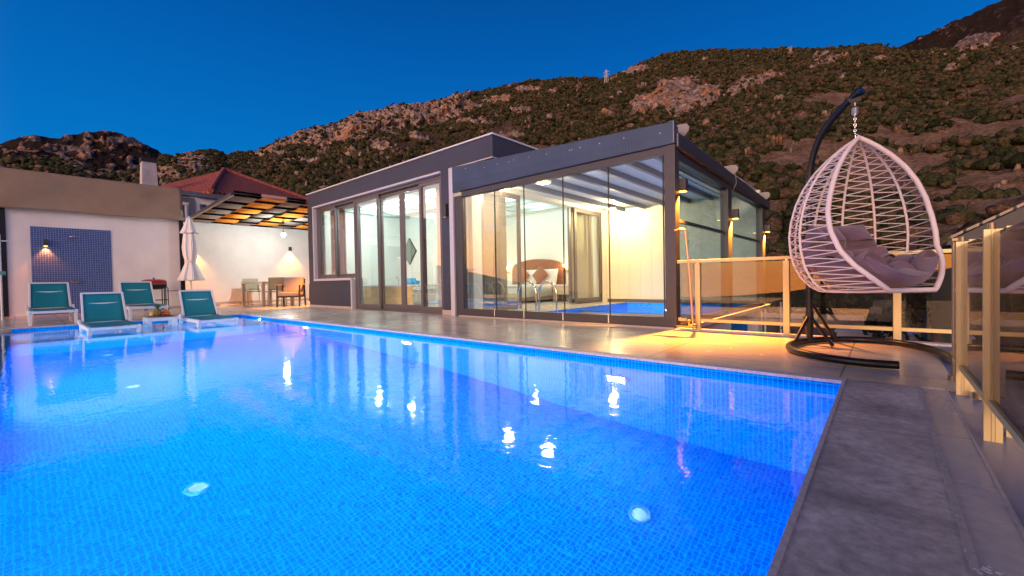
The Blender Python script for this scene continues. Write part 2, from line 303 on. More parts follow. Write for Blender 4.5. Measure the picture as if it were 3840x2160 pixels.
def build_hill(name, az0, az1, naz, nr, r0, Rfun, elfun, z0, seed, label, pw=1.15, rockall=0.0):
    az = np.linspace(az0, az1, naz); s = np.linspace(0, 1.06, nr) ** .8 * 1.06 / 1.06 ** .8
    A, Sg = np.meshgrid(az, s); Rr = Rfun(A); rad = r0 + (Rr - r0) * Sg
    el = elfun(A); H = np.tan(np.radians(el)) * Rr + .62
    f_ = np.clip(Sg, 0, 1) ** pw
    Z = z0 + (H - z0) * f_
    Z = np.where(Sg > 1, H - (Sg - 1) * Rr * .9, Z)
    ar = np.radians(A); X = rad * np.sin(ar); Y = rad * np.cos(ar)
    big = (fbm(X / 45, Y / 45, 4, seed) - .5) * 2; mid = (fbm(X / 9, Y / 9, 4, seed + 9) - .5) * 2
    env = np.clip(Sg / .25, 0, 1) * np.clip((1 - Sg) / .15 + .12, 0.12, 1)
    elv = np.degrees(np.arctan2(Z - .62, rad))
    rock = np.zeros_like(Z)
    for (a0, e0, wa, we) in ROCKS:
        wob = (fbm(A / .9 + 5, elv / .7, 4, 55) - .5) * 1.25
        d = ((A - a0) / wa) ** 2 + ((elv - e0) / we) ** 2 + wob
        rock = np.maximum(rock, smooth(1.15, .55, d))
    bt = np.interp(A, [-73, -71, -68, -64, -61, -57, -54, -50, -47, -45], [0, .5, .9, 1.5, 2.1, 2.5, 2.1, 1.7, .8, 0]); gap = el - elv
    wv = (fbm(A / 1.3 + 31, elv / 3, 4, 61) - .5) * 1.6
    band = smooth(.0, .25, gap - .05) * smooth(bt + wv * bt * .6 + .15, bt + wv * bt * .6 - .15, gap) * smooth(.02, .4, bt) * (1 if pw > 1.1 else 0)
    rock = np.maximum(rock, band)
    spots = smooth(.70, .76, fbm(A / 1.1 + 3, elv / .55, 4, 77)) * .9
    leftish = smooth(-60, -84, A) * .10
    spots2 = smooth(.64 - leftish, .73 - leftish, fbm(A / .8 + 13, elv / .5, 5, 33)) * smooth(-40, -58, A)
    rock = np.clip(np.maximum(rock, np.maximum(spots, spots2 * .9)) + rockall * smooth(.45, .62, fbm(A / .7, elv / .6, 5, 91)), 0, 1)
    crack = np.abs(fbm(A * 2.6, elv * .8, 4, 21) - .5) * 2; crag = fbm(A * 1.4, elv * 1.6, 4, 41)
    Z = Z + env * (big * Rr * .014 + mid * Rr * .004)
    push = rock * (Rr * .007) * (crag * 2 + crack * .9 - .4)
    rad2 = rad - push * 1.2 - band * Rr * .022; X = rad2 * np.sin(ar); Y = rad2 * np.cos(ar)
    Z = Z + push * .25 * np.clip((1.02 - Sg) / .1, 0, 1) + (fbm(X / 3, Y / 3, 3, 5) - .5) * Rr * .004 * np.clip(Sg * 5, 0, 1)
    n = naz * nr; co = np.stack([X, Y, Z], -1).reshape(-1, 3)
    i, j = np.meshgrid(np.arange(naz - 1), np.arange(nr - 1)); q = (j * naz + i).ravel()
    faces = np.stack([q, q + 1, q + naz + 1, q + naz], -1)
    me = bpy.data.meshes.new(name); me.vertices.add(n); me.vertices.foreach_set("co", co.ravel()); me.loops.add(faces.size); me.loops.foreach_set("vertex_index", faces.ravel())
    me.polygons.add(len(faces)); me.polygons.foreach_set("loop_start", np.arange(0, faces.size, 4)); me.polygons.foreach_set("loop_total", np.full(len(faces), 4)); me.update(); me.validate()
    at = me.attributes.new("rock", 'FLOAT', 'POINT'); at.data.foreach_set("value", rock.ravel().astype(np.float32))
    dry = smooth(.72, .38, Sg + (fbm(A / 3, elv / 2, 3, 66) - .5) * .5) * smooth(-55, -30, A); at = me.attributes.new("dry", 'FLOAT', 'POINT'); at.data.foreach_set("value", dry.ravel().astype(np.float32))
    me.polygons.foreach_set("use_smooth", np.ones(len(faces), dtype=bool))
    o = bpy.data.objects.new(name, me); COL.objects.link(o); o["kind"] = "structure"; o["label"] = label
    return o, (az, s, X, Y, Z, rock, A, Sg, elv)

hm = bpy.data.materials.new("hillside"); hm.use_nodes = True; t = hm.node_tree; b = t.nodes["Principled BSDF"]; b.inputs["Roughness"].default_value = .95; b.inputs["Specular IOR Level"].default_value = .1
g = N(t, "ShaderNodeNewGeometry"); at = N(t, "ShaderNodeAttribute", attribute_name="rock")
n1 = N(t, "ShaderNodeTexNoise", i_Scale=.05, i_Detail=8, i_Roughness=.7); n2 = N(t, "ShaderNodeTexNoise", i_Scale=.35, i_Detail=8, i_Roughness=.75); n3 = N(t, "ShaderNodeTexNoise", i_Scale=.12, i_Detail=6, i_Roughness=.6)
for n_ in (n1, n2): t.links.new(g.outputs["Position"], n_.inputs["Vector"])
mp = N(t, "ShaderNodeMapping"); mp.inputs["Scale"].default_value = (1, 1, .18); t.links.new(g.outputs["Position"], mp.inputs[0]); t.links.new(mp.outputs[0], n3.inputs["Vector"])
soil = N(t, "ShaderNodeValToRGB"); c = soil.color_ramp; c.elements[0].position = .35; c.elements[0].color = (.075, .055, .035, 1); c.elements[1].position = .70; c.elements[1].color = (.34, .16, .10, 1)
e = c.elements.new(.47); e.color = (.16, .10, .065, 1); e = c.elements.new(.58); e.color = (.27, .19, .14, 1)
n4 = N(t, "ShaderNodeTexNoise", i_Scale=1.4, i_Detail=6, i_Roughness=.8); t.links.new(g.outputs["Position"], n4.inputs["Vector"])
mxn = N(t, "ShaderNodeMath", operation='MULTIPLY_ADD'); mxn.inputs[1].default_value = .55; t.links.new(n4.outputs["Fac"], mxn.inputs[0])
mxn2 = N(t, "ShaderNodeMath", operation='MULTIPLY_ADD'); mxn2.inputs[1].default_value = .55; mxn2.inputs[2].default_value = -.05; t.links.new(n2.outputs["Fac"], mxn2.inputs[0]); t.links.new(mxn2.outputs[0], mxn.inputs[2]); t.links.new(mxn.outputs[0], soil.inputs[0])
rk = N(t, "ShaderNodeValToRGB"); c = rk.color_ramp; c.elements[0].position = .32; c.elements[0].color = (.05, .038, .034, 1); c.elements[1].position = .60; c.elements[1].color = (.58, .45, .39, 1)
e = c.elements.new(.45); e.color = (.26, .185, .15, 1)
t.links.new(n2.outputs["Fac"], rk.inputs[0])
org = N(t, "ShaderNodeMapRange", i_From_Min=.50, i_From_Max=.62, i_To_Min=0, i_To_Max=.65); t.links.new(n3.outputs["Fac"], org.inputs["Value"])
rk2 = N(t, "ShaderNodeMixRGB"); rk2.inputs[2].default_value = (.60, .25, .10, 1); t.links.new(org.outputs[0], rk2.inputs[0]); t.links.new(rk.outputs[0], rk2.inputs[1])
nf = N(t, "ShaderNodeMath", operation='MULTIPLY_ADD'); nf.inputs[1].default_value = .6; nf.inputs[2].default_value = -.3; t.links.new(n2.outputs["Fac"], nf.inputs[0])
ad_ = N(t, "ShaderNodeMath", operation='ADD'); t.links.new(at.outputs["Fac"], ad_.inputs[0]); t.links.new(nf.outputs[0], ad_.inputs[1])
st = N(t, "ShaderNodeMapRange", i_From_Min=.38, i_From_Max=.55); t.links.new(ad_.outputs[0], st.inputs["Value"])
mxr = N(t, "ShaderNodeMixRGB"); t.links.new(st.outputs[0], mxr.inputs[0]); dr = N(t, "ShaderNodeAttribute", attribute_name="dry"); drm = N(t, "ShaderNodeMapRange", i_To_Min=.42, i_To_Max=1.15); t.links.new(dr.outputs["Fac"], drm.inputs["Value"]); dsc = N(t, "ShaderNodeVectorMath", operation='SCALE'); t.links.new(soil.outputs[0], dsc.inputs[0]); t.links.new(drm.outputs[0], dsc.inputs["Scale"]); t.links.new(dsc.outputs[0], mxr.inputs[1]); n5 = N(t, "ShaderNodeTexNoise", i_Scale=.55, i_Detail=5, i_Roughness=.65); mp5 = N(t, "ShaderNodeMapping"); mp5.inputs["Scale"].default_value = (1, 1, .13); t.links.new(g.outputs["Position"], mp5.inputs[0]); t.links.new(mp5.outputs[0], n5.inputs["Vector"])
st5 = N(t, "ShaderNodeMapRange", i_From_Min=.36, i_From_Max=.62, i_To_Min=.35, i_To_Max=1.3); t.links.new(n5.outputs["Fac"], st5.inputs["Value"]); sc5 = N(t, "ShaderNodeVectorMath", operation='SCALE'); t.links.new(rk2.outputs[0], sc5.inputs[0]); t.links.new(st5.outputs[0], sc5.inputs["Scale"]); t.links.new(sc5.outputs[0], mxr.inputs[2]); t.links.new(mxr.outputs[0], b.inputs["Base Color"])
bp = N(t, "ShaderNodeBump", i_Strength=.9, i_Distance=2.5); t.links.new(n2.outputs["Fac"], bp.inputs["Height"]); t.links.new(bp.outputs[0], b.inputs["Normal"])

Rmain = lambda a: np.interp(a, [-180, -120, -100, -80, -60, -30, 0, 20, 60, 180], [500, 330, 260, 230, 260, 285, 300, 300, 330, 500])
hill, HD = build_hill("mountain", -104, 30, 1060, 330, 26, Rmain, ridge_near, -6.5, 3, "scrub-covered rocky mountain slope rising behind the villa", 1.22)
hill.data.materials.append(hm)
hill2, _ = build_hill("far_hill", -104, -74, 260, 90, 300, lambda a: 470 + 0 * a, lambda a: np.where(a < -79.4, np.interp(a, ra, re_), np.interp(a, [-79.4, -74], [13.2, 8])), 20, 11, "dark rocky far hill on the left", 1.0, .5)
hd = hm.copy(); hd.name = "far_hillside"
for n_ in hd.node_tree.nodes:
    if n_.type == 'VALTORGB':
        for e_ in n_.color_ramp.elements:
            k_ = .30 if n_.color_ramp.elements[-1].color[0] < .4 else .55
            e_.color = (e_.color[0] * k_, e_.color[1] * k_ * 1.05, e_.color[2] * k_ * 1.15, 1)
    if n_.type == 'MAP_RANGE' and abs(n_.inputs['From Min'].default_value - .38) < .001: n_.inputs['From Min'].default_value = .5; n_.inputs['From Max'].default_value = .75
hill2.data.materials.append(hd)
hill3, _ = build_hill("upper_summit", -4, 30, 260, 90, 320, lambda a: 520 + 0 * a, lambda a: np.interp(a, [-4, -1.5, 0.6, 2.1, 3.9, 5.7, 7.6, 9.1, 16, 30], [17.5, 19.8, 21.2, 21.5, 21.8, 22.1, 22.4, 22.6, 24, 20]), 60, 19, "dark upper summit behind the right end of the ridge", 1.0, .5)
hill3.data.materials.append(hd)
# low coastal hills all round behind the camera, seen in the reflections
azb = np.linspace(30, 256, 230); hb = np.interp(azb, [30, 60, 100, 140, 165, 174, 183, 188, 192, 200, 215, 235, 256], [9, 4, 2.5, 2.2, 1.6, .6, -1.1, -1.8, -2.2, -2.7, -1.5, 3, 9]); vsb = []; 
for k, (rr, hh) in enumerate([(60, -9), (500, -.35), (900, 1.0), (1000, .4)]):
    for a, h_ in zip(azb, hb):
        jit = (mnoise.noise(Vector((a * .25, k, 3))) * .5)
        rr2 = rr * (1 if a > 90 else 1); z = -9 if k == 0 else .62 + math.tan(R(h_ - (2.0 if k == 1 else 0) - (.4 if k == 3 else 0) + jit * .4)) * rr2
        vsb.append((rr2 * math.sin(R(a)), rr2 * math.cos(R(a)), z))
mb = MB(); nb_ = len(azb); mb.add(vsb, [(j * nb_ + i, j * nb_ + i + 1, (j + 1) * nb_ + i + 1, (j + 1) * nb_ + i) for j in range(3) for i in range(nb_ - 1)], True)
o = mb.build("coastal_hills", mat("dark_scrub", (.03, .03, .022), .95, noise=.5, nscale=.06)); tag(o, "low dark hills around the bay behind the camera", kind="structure")
mb = MB(); mb.box(-900, 1000, -50, 900, -12.5, -9.6)
o = mb.build("ground", mat("dark_ground", (.05, .042, .035), .95, noise=.5, nscale=.3)); tag(o, "dark ground below the terrace", kind="structure")

# scrub on the mountain: thousands of bushes, one object
def bush_field(name, D, count, seed, label, rmin, rmax, cols):
    rng = np.random.default_rng(seed); az, s, X, Y, Z, rock, A, Sg, elv = D; ny, nx = Z.shape
    ico = bmesh.new(); bmesh.ops.create_icosphere(ico, subdivisions=2, radius=1); bv = np.array([v.co[:] for v in ico.verts]); bf = np.array([[v.index for v in f.verts] for f in ico.faces]); ico.free()
    ico = bmesh.new(); bmesh.ops.create_icosphere(ico, subdivisions=1, radius=1); bv1 = np.array([v.co[:] for v in ico.verts]); bf1 = np.array([[v.index for v in f.verts] for f in ico.faces]); ico.free()
    V = []; F = []; C = []; off = 0
    u = rng.random((count * 3, 4)); k = 0
    for a_, b_, c_, d_ in u:
        if k >= count: break
        i = int(a_ * (nx - 1)); sv = b_ ** .62 * .995; j = int(np.searchsorted(s, sv)); j = min(j, ny - 1)
        if rock[j, i] > .55 and c_ > .10: continue
        x, y, z = X[j, i], Y[j, i], Z[j, i]
        clr = vnoise(np.array([x / 16 + 40]), np.array([y / 16]), 5)[0] * .6 + vnoise(np.array([x / 6]), np.array([y / 6 + 9]), 8)[0] * .4
        thr = .60 - .30 * sv
        thr += .10 * (1 - sv)
        if clr < thr * .67 + .06 * (vnoise(np.array([x / 2.5]), np.array([y / 2.5]), 15)[0] - .5): continue
        dist = math.hypot(x, y); r_ = (rmin + (rmax - rmin) * d_ ** 2.2) * (1.15 if dist < 120 else 1)
        near = dist < 110
        v, f = (bv, bf) if near else (bv1, bf1)
        jit = 1 + (rng.random((len(v), 1)) - .5) * .7
        p = v * jit * np.array([r_ * (.85 + .3 * c_), r_ * (.85 + .3 * d_), r_ * (.8 + .25 * c_)]) + np.array([x + rng.normal() * .8, y + rng.normal() * .8, z + r_ * .3])
        V.append(p); F.append(f + off); C.append(np.full(len(v), rng.random())); off += len(v); k += 1
    V = np.concatenate(V); F = np.concatenate(F); C = np.concatenate(C)
    me = bpy.data.meshes.new(name); me.vertices.add(len(V)); me.vertices.foreach_set("co", V.ravel()); me.loops.add(F.size); me.loops.foreach_set("vertex_index", F.ravel())
    me.polygons.add(len(F)); me.polygons.foreach_set("loop_start", np.arange(0, F.size, 3)); me.polygons.foreach_set("loop_total", np.full(len(F), 3)); me.update()
    at = me.attributes.new("tone", 'FLOAT', 'POINT'); at.data.foreach_set("value", C.astype(np.float32))
    o = bpy.data.objects.new(name, me); COL.objects.link(o); tag(o, label, "scrub", kind="stuff"); me.materials.append(cols); return o
bm_ = bpy.data.materials.new("scrub_leaves"); bm_.use_nodes = True; t = bm_.node_tree; b = t.nodes["Principled BSDF"]; b.inputs["Roughness"].default_value = .9; b.inputs["Specular IOR Level"].default_value = .05
at = N(t, "ShaderNodeAttribute", attribute_name="tone"); r_ = N(t, "ShaderNodeValToRGB"); c = r_.color_ramp; c.elements[0].color = (.016, .021, .010, 1); c.elements[1].color = (.10, .060, .040, 1)
e = c.elements.new(.35); e.color = (.036, .042, .020, 1); e = c.elements.new(.7); e.color = (.066, .062, .032, 1)
t.links.new(at.outputs["Fac"], r_.inputs[0]); g = N(t, "ShaderNodeNewGeometry"); n_ = N(t, "ShaderNodeTexNoise", i_Scale=2.2, i_Detail=5); t.links.new(g.outputs["Position"], n_.inputs["Vector"])
h_ = N(t, "ShaderNodeMapRange", i_From_Min=.3, i_From_Max=.7, i_To_Min=.45, i_To_Max=1.6); t.links.new(n_.outputs["Fac"], h_.inputs["Value"]); v_ = N(t, "ShaderNodeVectorMath", operation='SCALE'); t.links.new(r_.outputs[0], v_.inputs[0]); t.links.new(h_.outputs[0], v_.inputs["Scale"]); t.links.new(v_.outputs[0], b.inputs["Base Color"])
bp = N(t, "ShaderNodeBump", i_Strength=1, i_Distance=.5); t.links.new(n_.outputs["Fac"], bp.inputs["Height"]); t.links.new(bp.outputs[0], b.inputs["Normal"])
bush_field("hillside_scrub", HD, 80000, 4, "olive and brown scrub bushes covering the mountain slope", .26, 1.15, bm_)
pa, pr = R(-28.2), 270; pxx, pyy = pr * math.sin(pa), pr * math.cos(pa); pz = .62 + pr * math.tan(R(23.6))
pyl = thing("pylon", "small pale lattice mast on the mountain ridge above the glass enclosure", "pylon", (pxx, pyy, pz))
mb = MB(); H_ = 9.5
for sx_, sy_ in ((-1, -1), (1, -1), (1, 1), (-1, 1)): mb.tube([(pxx + 1.3 * sx_, pyy + 1.3 * sy_, pz - 2), (pxx + .3 * sx_, pyy + .3 * sy_, pz + H_)], .13, 5)
for k in range(6):
    z0 = pz + k * 1.5; w0 = 1.15 - .15 * k; w1 = 1.0 - .15 * k
    for sg in (-1, 1): mb.tube([(pxx - w0 * sg, pyy - w0, z0), (pxx + w1 * sg, pyy - w1, z0 + 1.5)], .08, 4)
mb.build("mast", mat("galvanised", (.5, .48, .48), .6), pyl)
mb = MB(); [mb.tube([(pxx - 2.2, pyy, pz + z_), (pxx + 2.2, pyy, pz + z_)], .12, 5) for z_ in (6.5, 8.2)]; mb.build("cross_arm", mat("galvanised"), pyl)
#@@MARK2
# ------------------------------------------------------------------ deck, pool, water
def struct(mb, name, m, label, **k):
    o = mb.build(name, m, **k); return tag(o, label, kind="structure")
PX0, PX1, PY0, PY1 = -10.5, -.18, -.12, 3.11
mb = MB()
mb.box(-17, PX0 - .1, -3.5, 12, -.3, 0); mb.box(PX0 - .1, -1.9, PY1 + .09, 5.45, -.3, 0); mb.box(-1.9, .30, PY1 + .09, 5.22, -.3, 0)
mb.box(PX0 - .1, -2.0, -3.5, PY0 - .35, -.3, 0)
struct(mb, "pool_deck", deck_far, "pale polished tile deck around the pool and in front of the villa")
mb = MB(); mb.box(PX1 + .012, .135, -3, PY1 + .09, -.3, .0); struct(mb, "concrete_path", deck_near, "dark stained concrete strip along the right end of the pool")
mb = MB(); mb.box(.135, .150, -3, PY1 + .09, -.3, .003); struct(mb, "kerb_line", lead_line, "pale raised joint between the concrete and the smooth strip")
mb = MB(); mb.box(.150, .245, -3, PY1 + .09, -.3, -.002); mb.box(.135, .30, PY1 + .0901, PY1 + .0902, -.3, -.004); struct(mb, "smooth_path", strip2, "smooth grey strip beside the glass fence")
mb = MB(); mb.box(.245, .253, -3, PY1 + .09, -.3, .001); struct(mb, "kerb_line", lead_line, "thin dark joint at the foot of the glass fence")
mb = MB(); mb.box(.253, 1.5, -3, PY1 + .09, -.3, -.006); mb.box(.30, 1.5, PY1 + .09, 5.22, -.3, -.006); struct(mb, "fence_floor", tile_sky_tint, "blue-grey glossy floor under the glass fence")
mb = MB()
mb.box(PX0 - .1, PX1 + .012, PY1 - .004, PY1 + .09, -.014, .004); mb.box(PX1 - .003, PX1 + .012, PY0, PY1 - .004, -.014, .004); mb.box(PX0 - .1, PX0 + .004, PY0 - .1, PY1 - .004, -.014, .004)
struct(mb, "pool_coping", coping, "pinkish white stone rim of the pool")
mosx = mosaic("mosaic_floor", "xy"); mosw = mosaic("mosaic_long_wall", "xz"); mose = mosaic("mosaic_end_wall", "yz")
D = -1.42; LX = -8.15; LZ = -.20
mb = MB(); mb.add([(LX, PY0, D), (PX1, PY0, D), (PX1, PY1, D), (LX, PY1, D)], [(0, 1, 2, 3)]); mb.add([(PX0, PY0, LZ), (LX, PY0, LZ), (LX, PY1, LZ), (PX0, PY1, LZ)], [(0, 1, 2, 3)])
struct(mb, "pool_floor", mosx, "blue mosaic floor and shallow ledge of the pool")
mb = MB(); mb.add([(PX0, PY1, D), (PX1, PY1, D), (PX1, PY1, -.013), (PX0, PY1, -.013)], [(0, 1, 2, 3)]); mb.box(PX0 - .1, PX1, PY0 - .12, PY0, D, -.058)
struct(mb, "pool_side_wall", mosw, "blue mosaic long sides of the pool")
mb = MB(); mb.add([(PX0, PY0, D), (PX0, PY1, D), (PX0, PY1, 0), (PX0, PY0, 0)], [(0, 1, 2, 3)]); mb.add([(PX1, PY0, D), (PX1, PY1, D), (PX1, PY1, 0), (PX1, PY0, 0)], [(0, 3, 2, 1)]); mb.add([(LX, PY0, D), (LX, PY1, D), (LX, PY1, LZ), (LX, PY0, LZ)], [(0, 1, 2, 3)])
struct(mb, "pool_end_wall", mose, "blue mosaic end walls of the pool and step of its ledge")
mb = MB(); mb.add([(PX0, PY0 - .12, -.05), (PX1, PY0 - .12, -.05), (PX1, PY1, -.05), (PX0, PY1, -.05)], [(0, 1, 2, 3)])
struct(mb, "water", water_mat, "glowing blue water of the pool")
mb = MB(); mb.box(PX0 - .1, -2, PY0 - .35, PY0 - .30, -.3, -.02); mb.add([(PX0, PY0 - .30, -.16), (PX1, PY0 - .30, -.16), (PX1, PY0 - .12, -.16), (PX0, PY0 - .12, -.16)], [(0, 1, 2, 3)])
struct(mb, "overflow_channel", mosx, "mosaic overflow channel along the near side of the pool")

# pool lamps
POOLC = (.55, .90, 1.0)
lens_m = mat("lamp_lens", (.9, .95, 1), .3, emit=(.75, .95, 1), estr=14)
disc_m = mat("pale_fitting", (.75, .85, .9), .4, emit=None)
sides = [(-7.22, -.50, 65, "in the middle of the long far side"), (-4.4, -.49, 80, "on the far side in front of the enclosure"), (-9.3, -.125, 240, "on the far side over the shallow ledge"), (-1.6, -.55, 22, "on the far side near the right end")]
for x, z, en, wh in sides:
    y = PY1; th = thing("pool_lamp", f"round white underwater lamp {wh}", "pool lamp", (x, y, z), group="underwater lamps in the pool")
    rr = .10 if z < -.2 else .055
    m1 = MB(); m1.tube([(x, y - .001, z), (x, y - .03, z)], rr, 20); m1.build("ring", steel, th)
    m2 = MB(); m2.tube([(x, y - .02, z), (x, y - .036, z)], rr * .8, 20); m2.build("lens", lens_m if x != -1.6 else disc_m, th)
    lamp("pool_light", 'AREA', (x, y - .04, z), en * .8, POOLC, th, .14 if z < -.2 else .07, dirv=(0, -1, -.1))
for x, z, en, wh in ((-9.3, -.125, 140, "over the ledge"), (-7.4, -.6, 155, "beside the ledge"), (-5.4, -.6, 110, "left of the middle"), (-3.3, -.6, 125, "right of the middle"), (-1.3, -.6, 50, "at the right end")):
    y = PY0; th = thing("pool_lamp", f"round white underwater lamp on the near side {wh}", "pool lamp", (x, y, z), group="underwater lamps in the pool")
    m2 = MB(); m2.tube([(x, y + .001, z), (x, y + .012, z)], .05 if z < -.2 else .03, 20); m2.build("lens", mat("blue_fitting", (.02, .2, .6), .5), th)
    lamp("pool_light", 'AREA', (x, y + .014, z), en * .8, POOLC, th, .14 if z < -.2 else .07, dirv=(0, 1, -.1))
for k, (x, y, wh) in enumerate([(-3.1, .66, "nearest of the near-side row"), (-5.4, .68, "middle one of the near-side row"), (-7.45, .70, "farthest of the near-side row"), (-7.5, 2.35, "small one near the far lamp"), (-1.05, 2.28, "at the right end of the pool")]):
    o = MB().lathe([(.001, 0.01), (.036, .01), (.044, .006), (.05, 0)], (0, 0, 0), 24).build("floor_fitting", mat("white_fitting", (.9, .95, .95), .4), loc=(x, y, D)); rg = MB().lathe([(.048, 0), (.05, .011), (.062, .009), (.066, 0)], (0, 0, 0), 24).build("rim", mat("fitting_rim", (.05, .35, .6), .3), o); tag(o, f"round white fitting in the pool floor, {wh}", "pool fitting", group="round fittings in the pool floor")
#@@MARK3
# ------------------------------------------------------------------ villa
villa = thing("villa", "dark grey flat-roofed villa with white-trimmed windows beside the glass enclosure", "villa", (-9, 5.2, 0))
YF = 5.2
mb = MB()
mb.box(-11.9, -11.56, YF, YF + .28, 0, 2.68); mb.box(-11.56, -9.60, YF, YF + .28, 0, .72); mb.box(-6.24, -5.92, YF, YF + .28, 0.0, 2.68)
mb.box(-11.9, -4.9, YF, YF + .28, 2.68, 3.05); mb.box(-11.9, -11.62, YF + .28, 10.9, 0, 3.05); mb.box(-5.18, -4.9, YF + .28, 7.6, 2.68, 3.05); mb.box(-11.62, -5.18, 7.3, 7.6, 2.72, 3.05)
mb.build("wall", dark_render, villa)
mb = MB(); mb.box(-11.93, -4.87, YF - .03, YF + .31, 3.05, 3.075); mb.box(-11.93, -11.6, YF + .31, 10.9, 3.05, 3.075); mb.box(-5.2, -4.87, YF + .31, 7.6, 3.05, 3.075)
mb.build("roof_edge", white_paint, villa)
mb = MB(); mb.box(-11.62, -5.2, YF + .28, 7.3, 2.72, 2.95); mb.box(-11.62, -5.5, 7.6, 10.9, 2.72, 2.95); mb.build("roof", mat("roof_membrane", (.2, .2, .21), .9), villa)
mb = MB()   # white trim round the window and door opening, white return beside the enclosure
mb.box(-11.56, -11.505, YF - .03, YF + .28, .72, 2.68); mb.box(-11.56, -9.60, YF - .035, YF + .05, .70, .755); mb.box(-9.615, -9.56, YF - .033, YF + .25, 0, .72)
mb.box(-11.505, -6.24, YF - .032, YF + .27, 2.645, 2.683)
mb.build("window_trim", mat("grey_white_trim", (.50, .50, .56), .6, noise=.06), villa)
mb = MB(); mb.box(-5.92, -5.815, YF - .09, YF + .28, 0, 2.66); mb.box(-5.92, -4.88, YF - .034, YF + .29, 2.66, 2.679); mb.build("corner_trim", mat("grey_white_trim"), villa)
mb = MB(); mb.box(-11.91, -9.6, YF - .012, YF, 0.002, .06); mb.build("plinth", mat("plinth_stone", (.45, .38, .36), .6, noise=.1), villa); mb = MB(); mb.box(-6.26, -5.92, YF - .014, YF, .002, .09); mb.build("plinth", mat("plinth_stone", (.45, .38, .36), .6, noise=.1), villa)
# window and door leaves
def leaf(x0, x1, z0, z1, y, fw, name, depth=.05, bot=None):
    bot = bot or fw; m1 = MB(); m1.box(x0, x0 + fw, y, y + depth, z0, z1); m1.box(x1 - fw, x1, y, y + depth, z0, z1); m1.box(x0 + fw, x1 - fw, y + .001, y + depth - .001, z1 - fw, z1); m1.box(x0 + fw, x1 - fw, y + .001, y + depth - .001, z0, z0 + bot)
    p = m1.build(name, alu_frame, villa, bevel=.004)
    m2 = MB(); m2.box(x0 + fw, x1 - fw, y + depth / 2 - .003, y + depth / 2 + .003, z0 + bot, z1 - fw); child(m2, "pane", pane_door, p, villa); return p
yw = YF + .06
mb = MB(); mb.box(-11.505, -9.56, yw, yw + .14, 2.585, 2.645); mb.box(-9.56, -6.24, yw, yw + .14, 2.585, 2.645); mb.box(-11.505, -11.43, yw, yw + .14, .755, 2.585); mb.box(-11.43, -9.56, yw, yw + .14, .755, .80); mb.box(-9.56, -9.49, yw, yw + .14, 0.01, 2.585); mb.box(-6.31, -6.24, yw, yw + .14, .01, 2.585); mb.box(-9.49, -6.31, yw, yw + .14, .0, .03)
mb.build("window_frame", alu_frame, villa, bevel=.004)
leaf(-11.43, -10.50, .80, 2.585, yw + .01, .06, "window_leaf"); leaf(-10.56, -9.56, .80, 2.585, yw + .075, .06, "window_leaf")
leaf(-9.49, -8.50, .03, 2.585, yw + .01, .07, "door_leaf", bot=.1); leaf(-8.55, -7.72, .03, 2.585, yw + .075, .07, "door_leaf", bot=.12); leaf(-7.72, -6.95, .03, 2.585, yw + .076, .07, "door_leaf", bot=.12); leaf(-7.02, -6.31, .03, 2.585, yw + .01, .07, "door_leaf", bot=.1)
# interior shell
in_wall = mat("interior_white", (.80, .84, .80), .7, noise=.02, nscale=2); in_floor = mat("interior_floor", (.55, .48, .38), .25, noise=.1, nscale=3)
mb = MB(); mb.box(-11.62, -5.90, YF + .28, 10.45, -.02, .012); mb.build("room_floor", in_floor, villa)
mb = MB(); mb.box(-11.62, -5.72, 10.45, 10.6, 0, 2.72); mb.box(-11.62, -9.9, 8.0, 8.12, 0, 2.70); mb.box(-9.98, -9.9, 8.12, 10.45, 0, 2.70); mb.box(-11.615, -11.60, YF + .29, 8.0, 0, 2.70)
mb.box(-5.95, -5.72, YF + .29, 5.72, 0, 2.72); mb.box(-5.95, -5.72, 10.36, 10.45, 0, 2.72); mb.box(-5.95, -5.72, 5.72, 10.36, 2.40, 2.72)
mb.build("room_wall", in_wall, villa)
mb = MB(); mb.box(-11.6, -5.95, YF + .29, 10.45, 2.68, 2.715); mb.build("ceiling", in_wall, villa)
cof = mat("ceiling_cove", (.42, .52, .52), .7)
mb = MB()
for y0, y1 in ((5.75, 5.95), (7.35, 7.5), (8.6, 8.75), (9.7, 9.85)): mb.box(-11.3, -6.4, y0, y1, 2.60, 2.679)
for x0 in (-11.3, -9.7, -8.1, -6.5): mb.box(x0, x0 + .15, 5.95, 9.7, 2.602, 2.678)
mb.build("ceiling_beam", cof, villa)
# side wall sliding doors towards the enclosure
def sleaf(y0, y1, z0, z1, x, fw, name):
    m1 = MB(); m1.box(x, x + .05, y0, y0 + fw, z0, z1); m1.box(x, x + .05, y1 - fw, y1, z0, z1); m1.box(x + .001, x + .049, y0 + fw, y1 - fw, z1 - fw, z1); m1.box(x + .001, x + .049, y0 + fw, y1 - fw, z0, z0 + fw * 1.2)
    p = m1.build(name, alu_frame, villa, bevel=.004); m2 = MB(); m2.box(x + .022, x + .028, y0 + fw, y1 - fw, z0 + fw * 1.2, z1 - fw); child(m2, "pane", pane_door, p, villa)
sleaf(5.74, 6.92, .03, 2.39, -5.80, .08, "door_leaf"); sleaf(9.0, 10.34, .03, 2.39, -5.80, .09, "door_leaf"); sleaf(8.86, 9.9, .03, 2.39, -5.87, .08, "door_leaf")
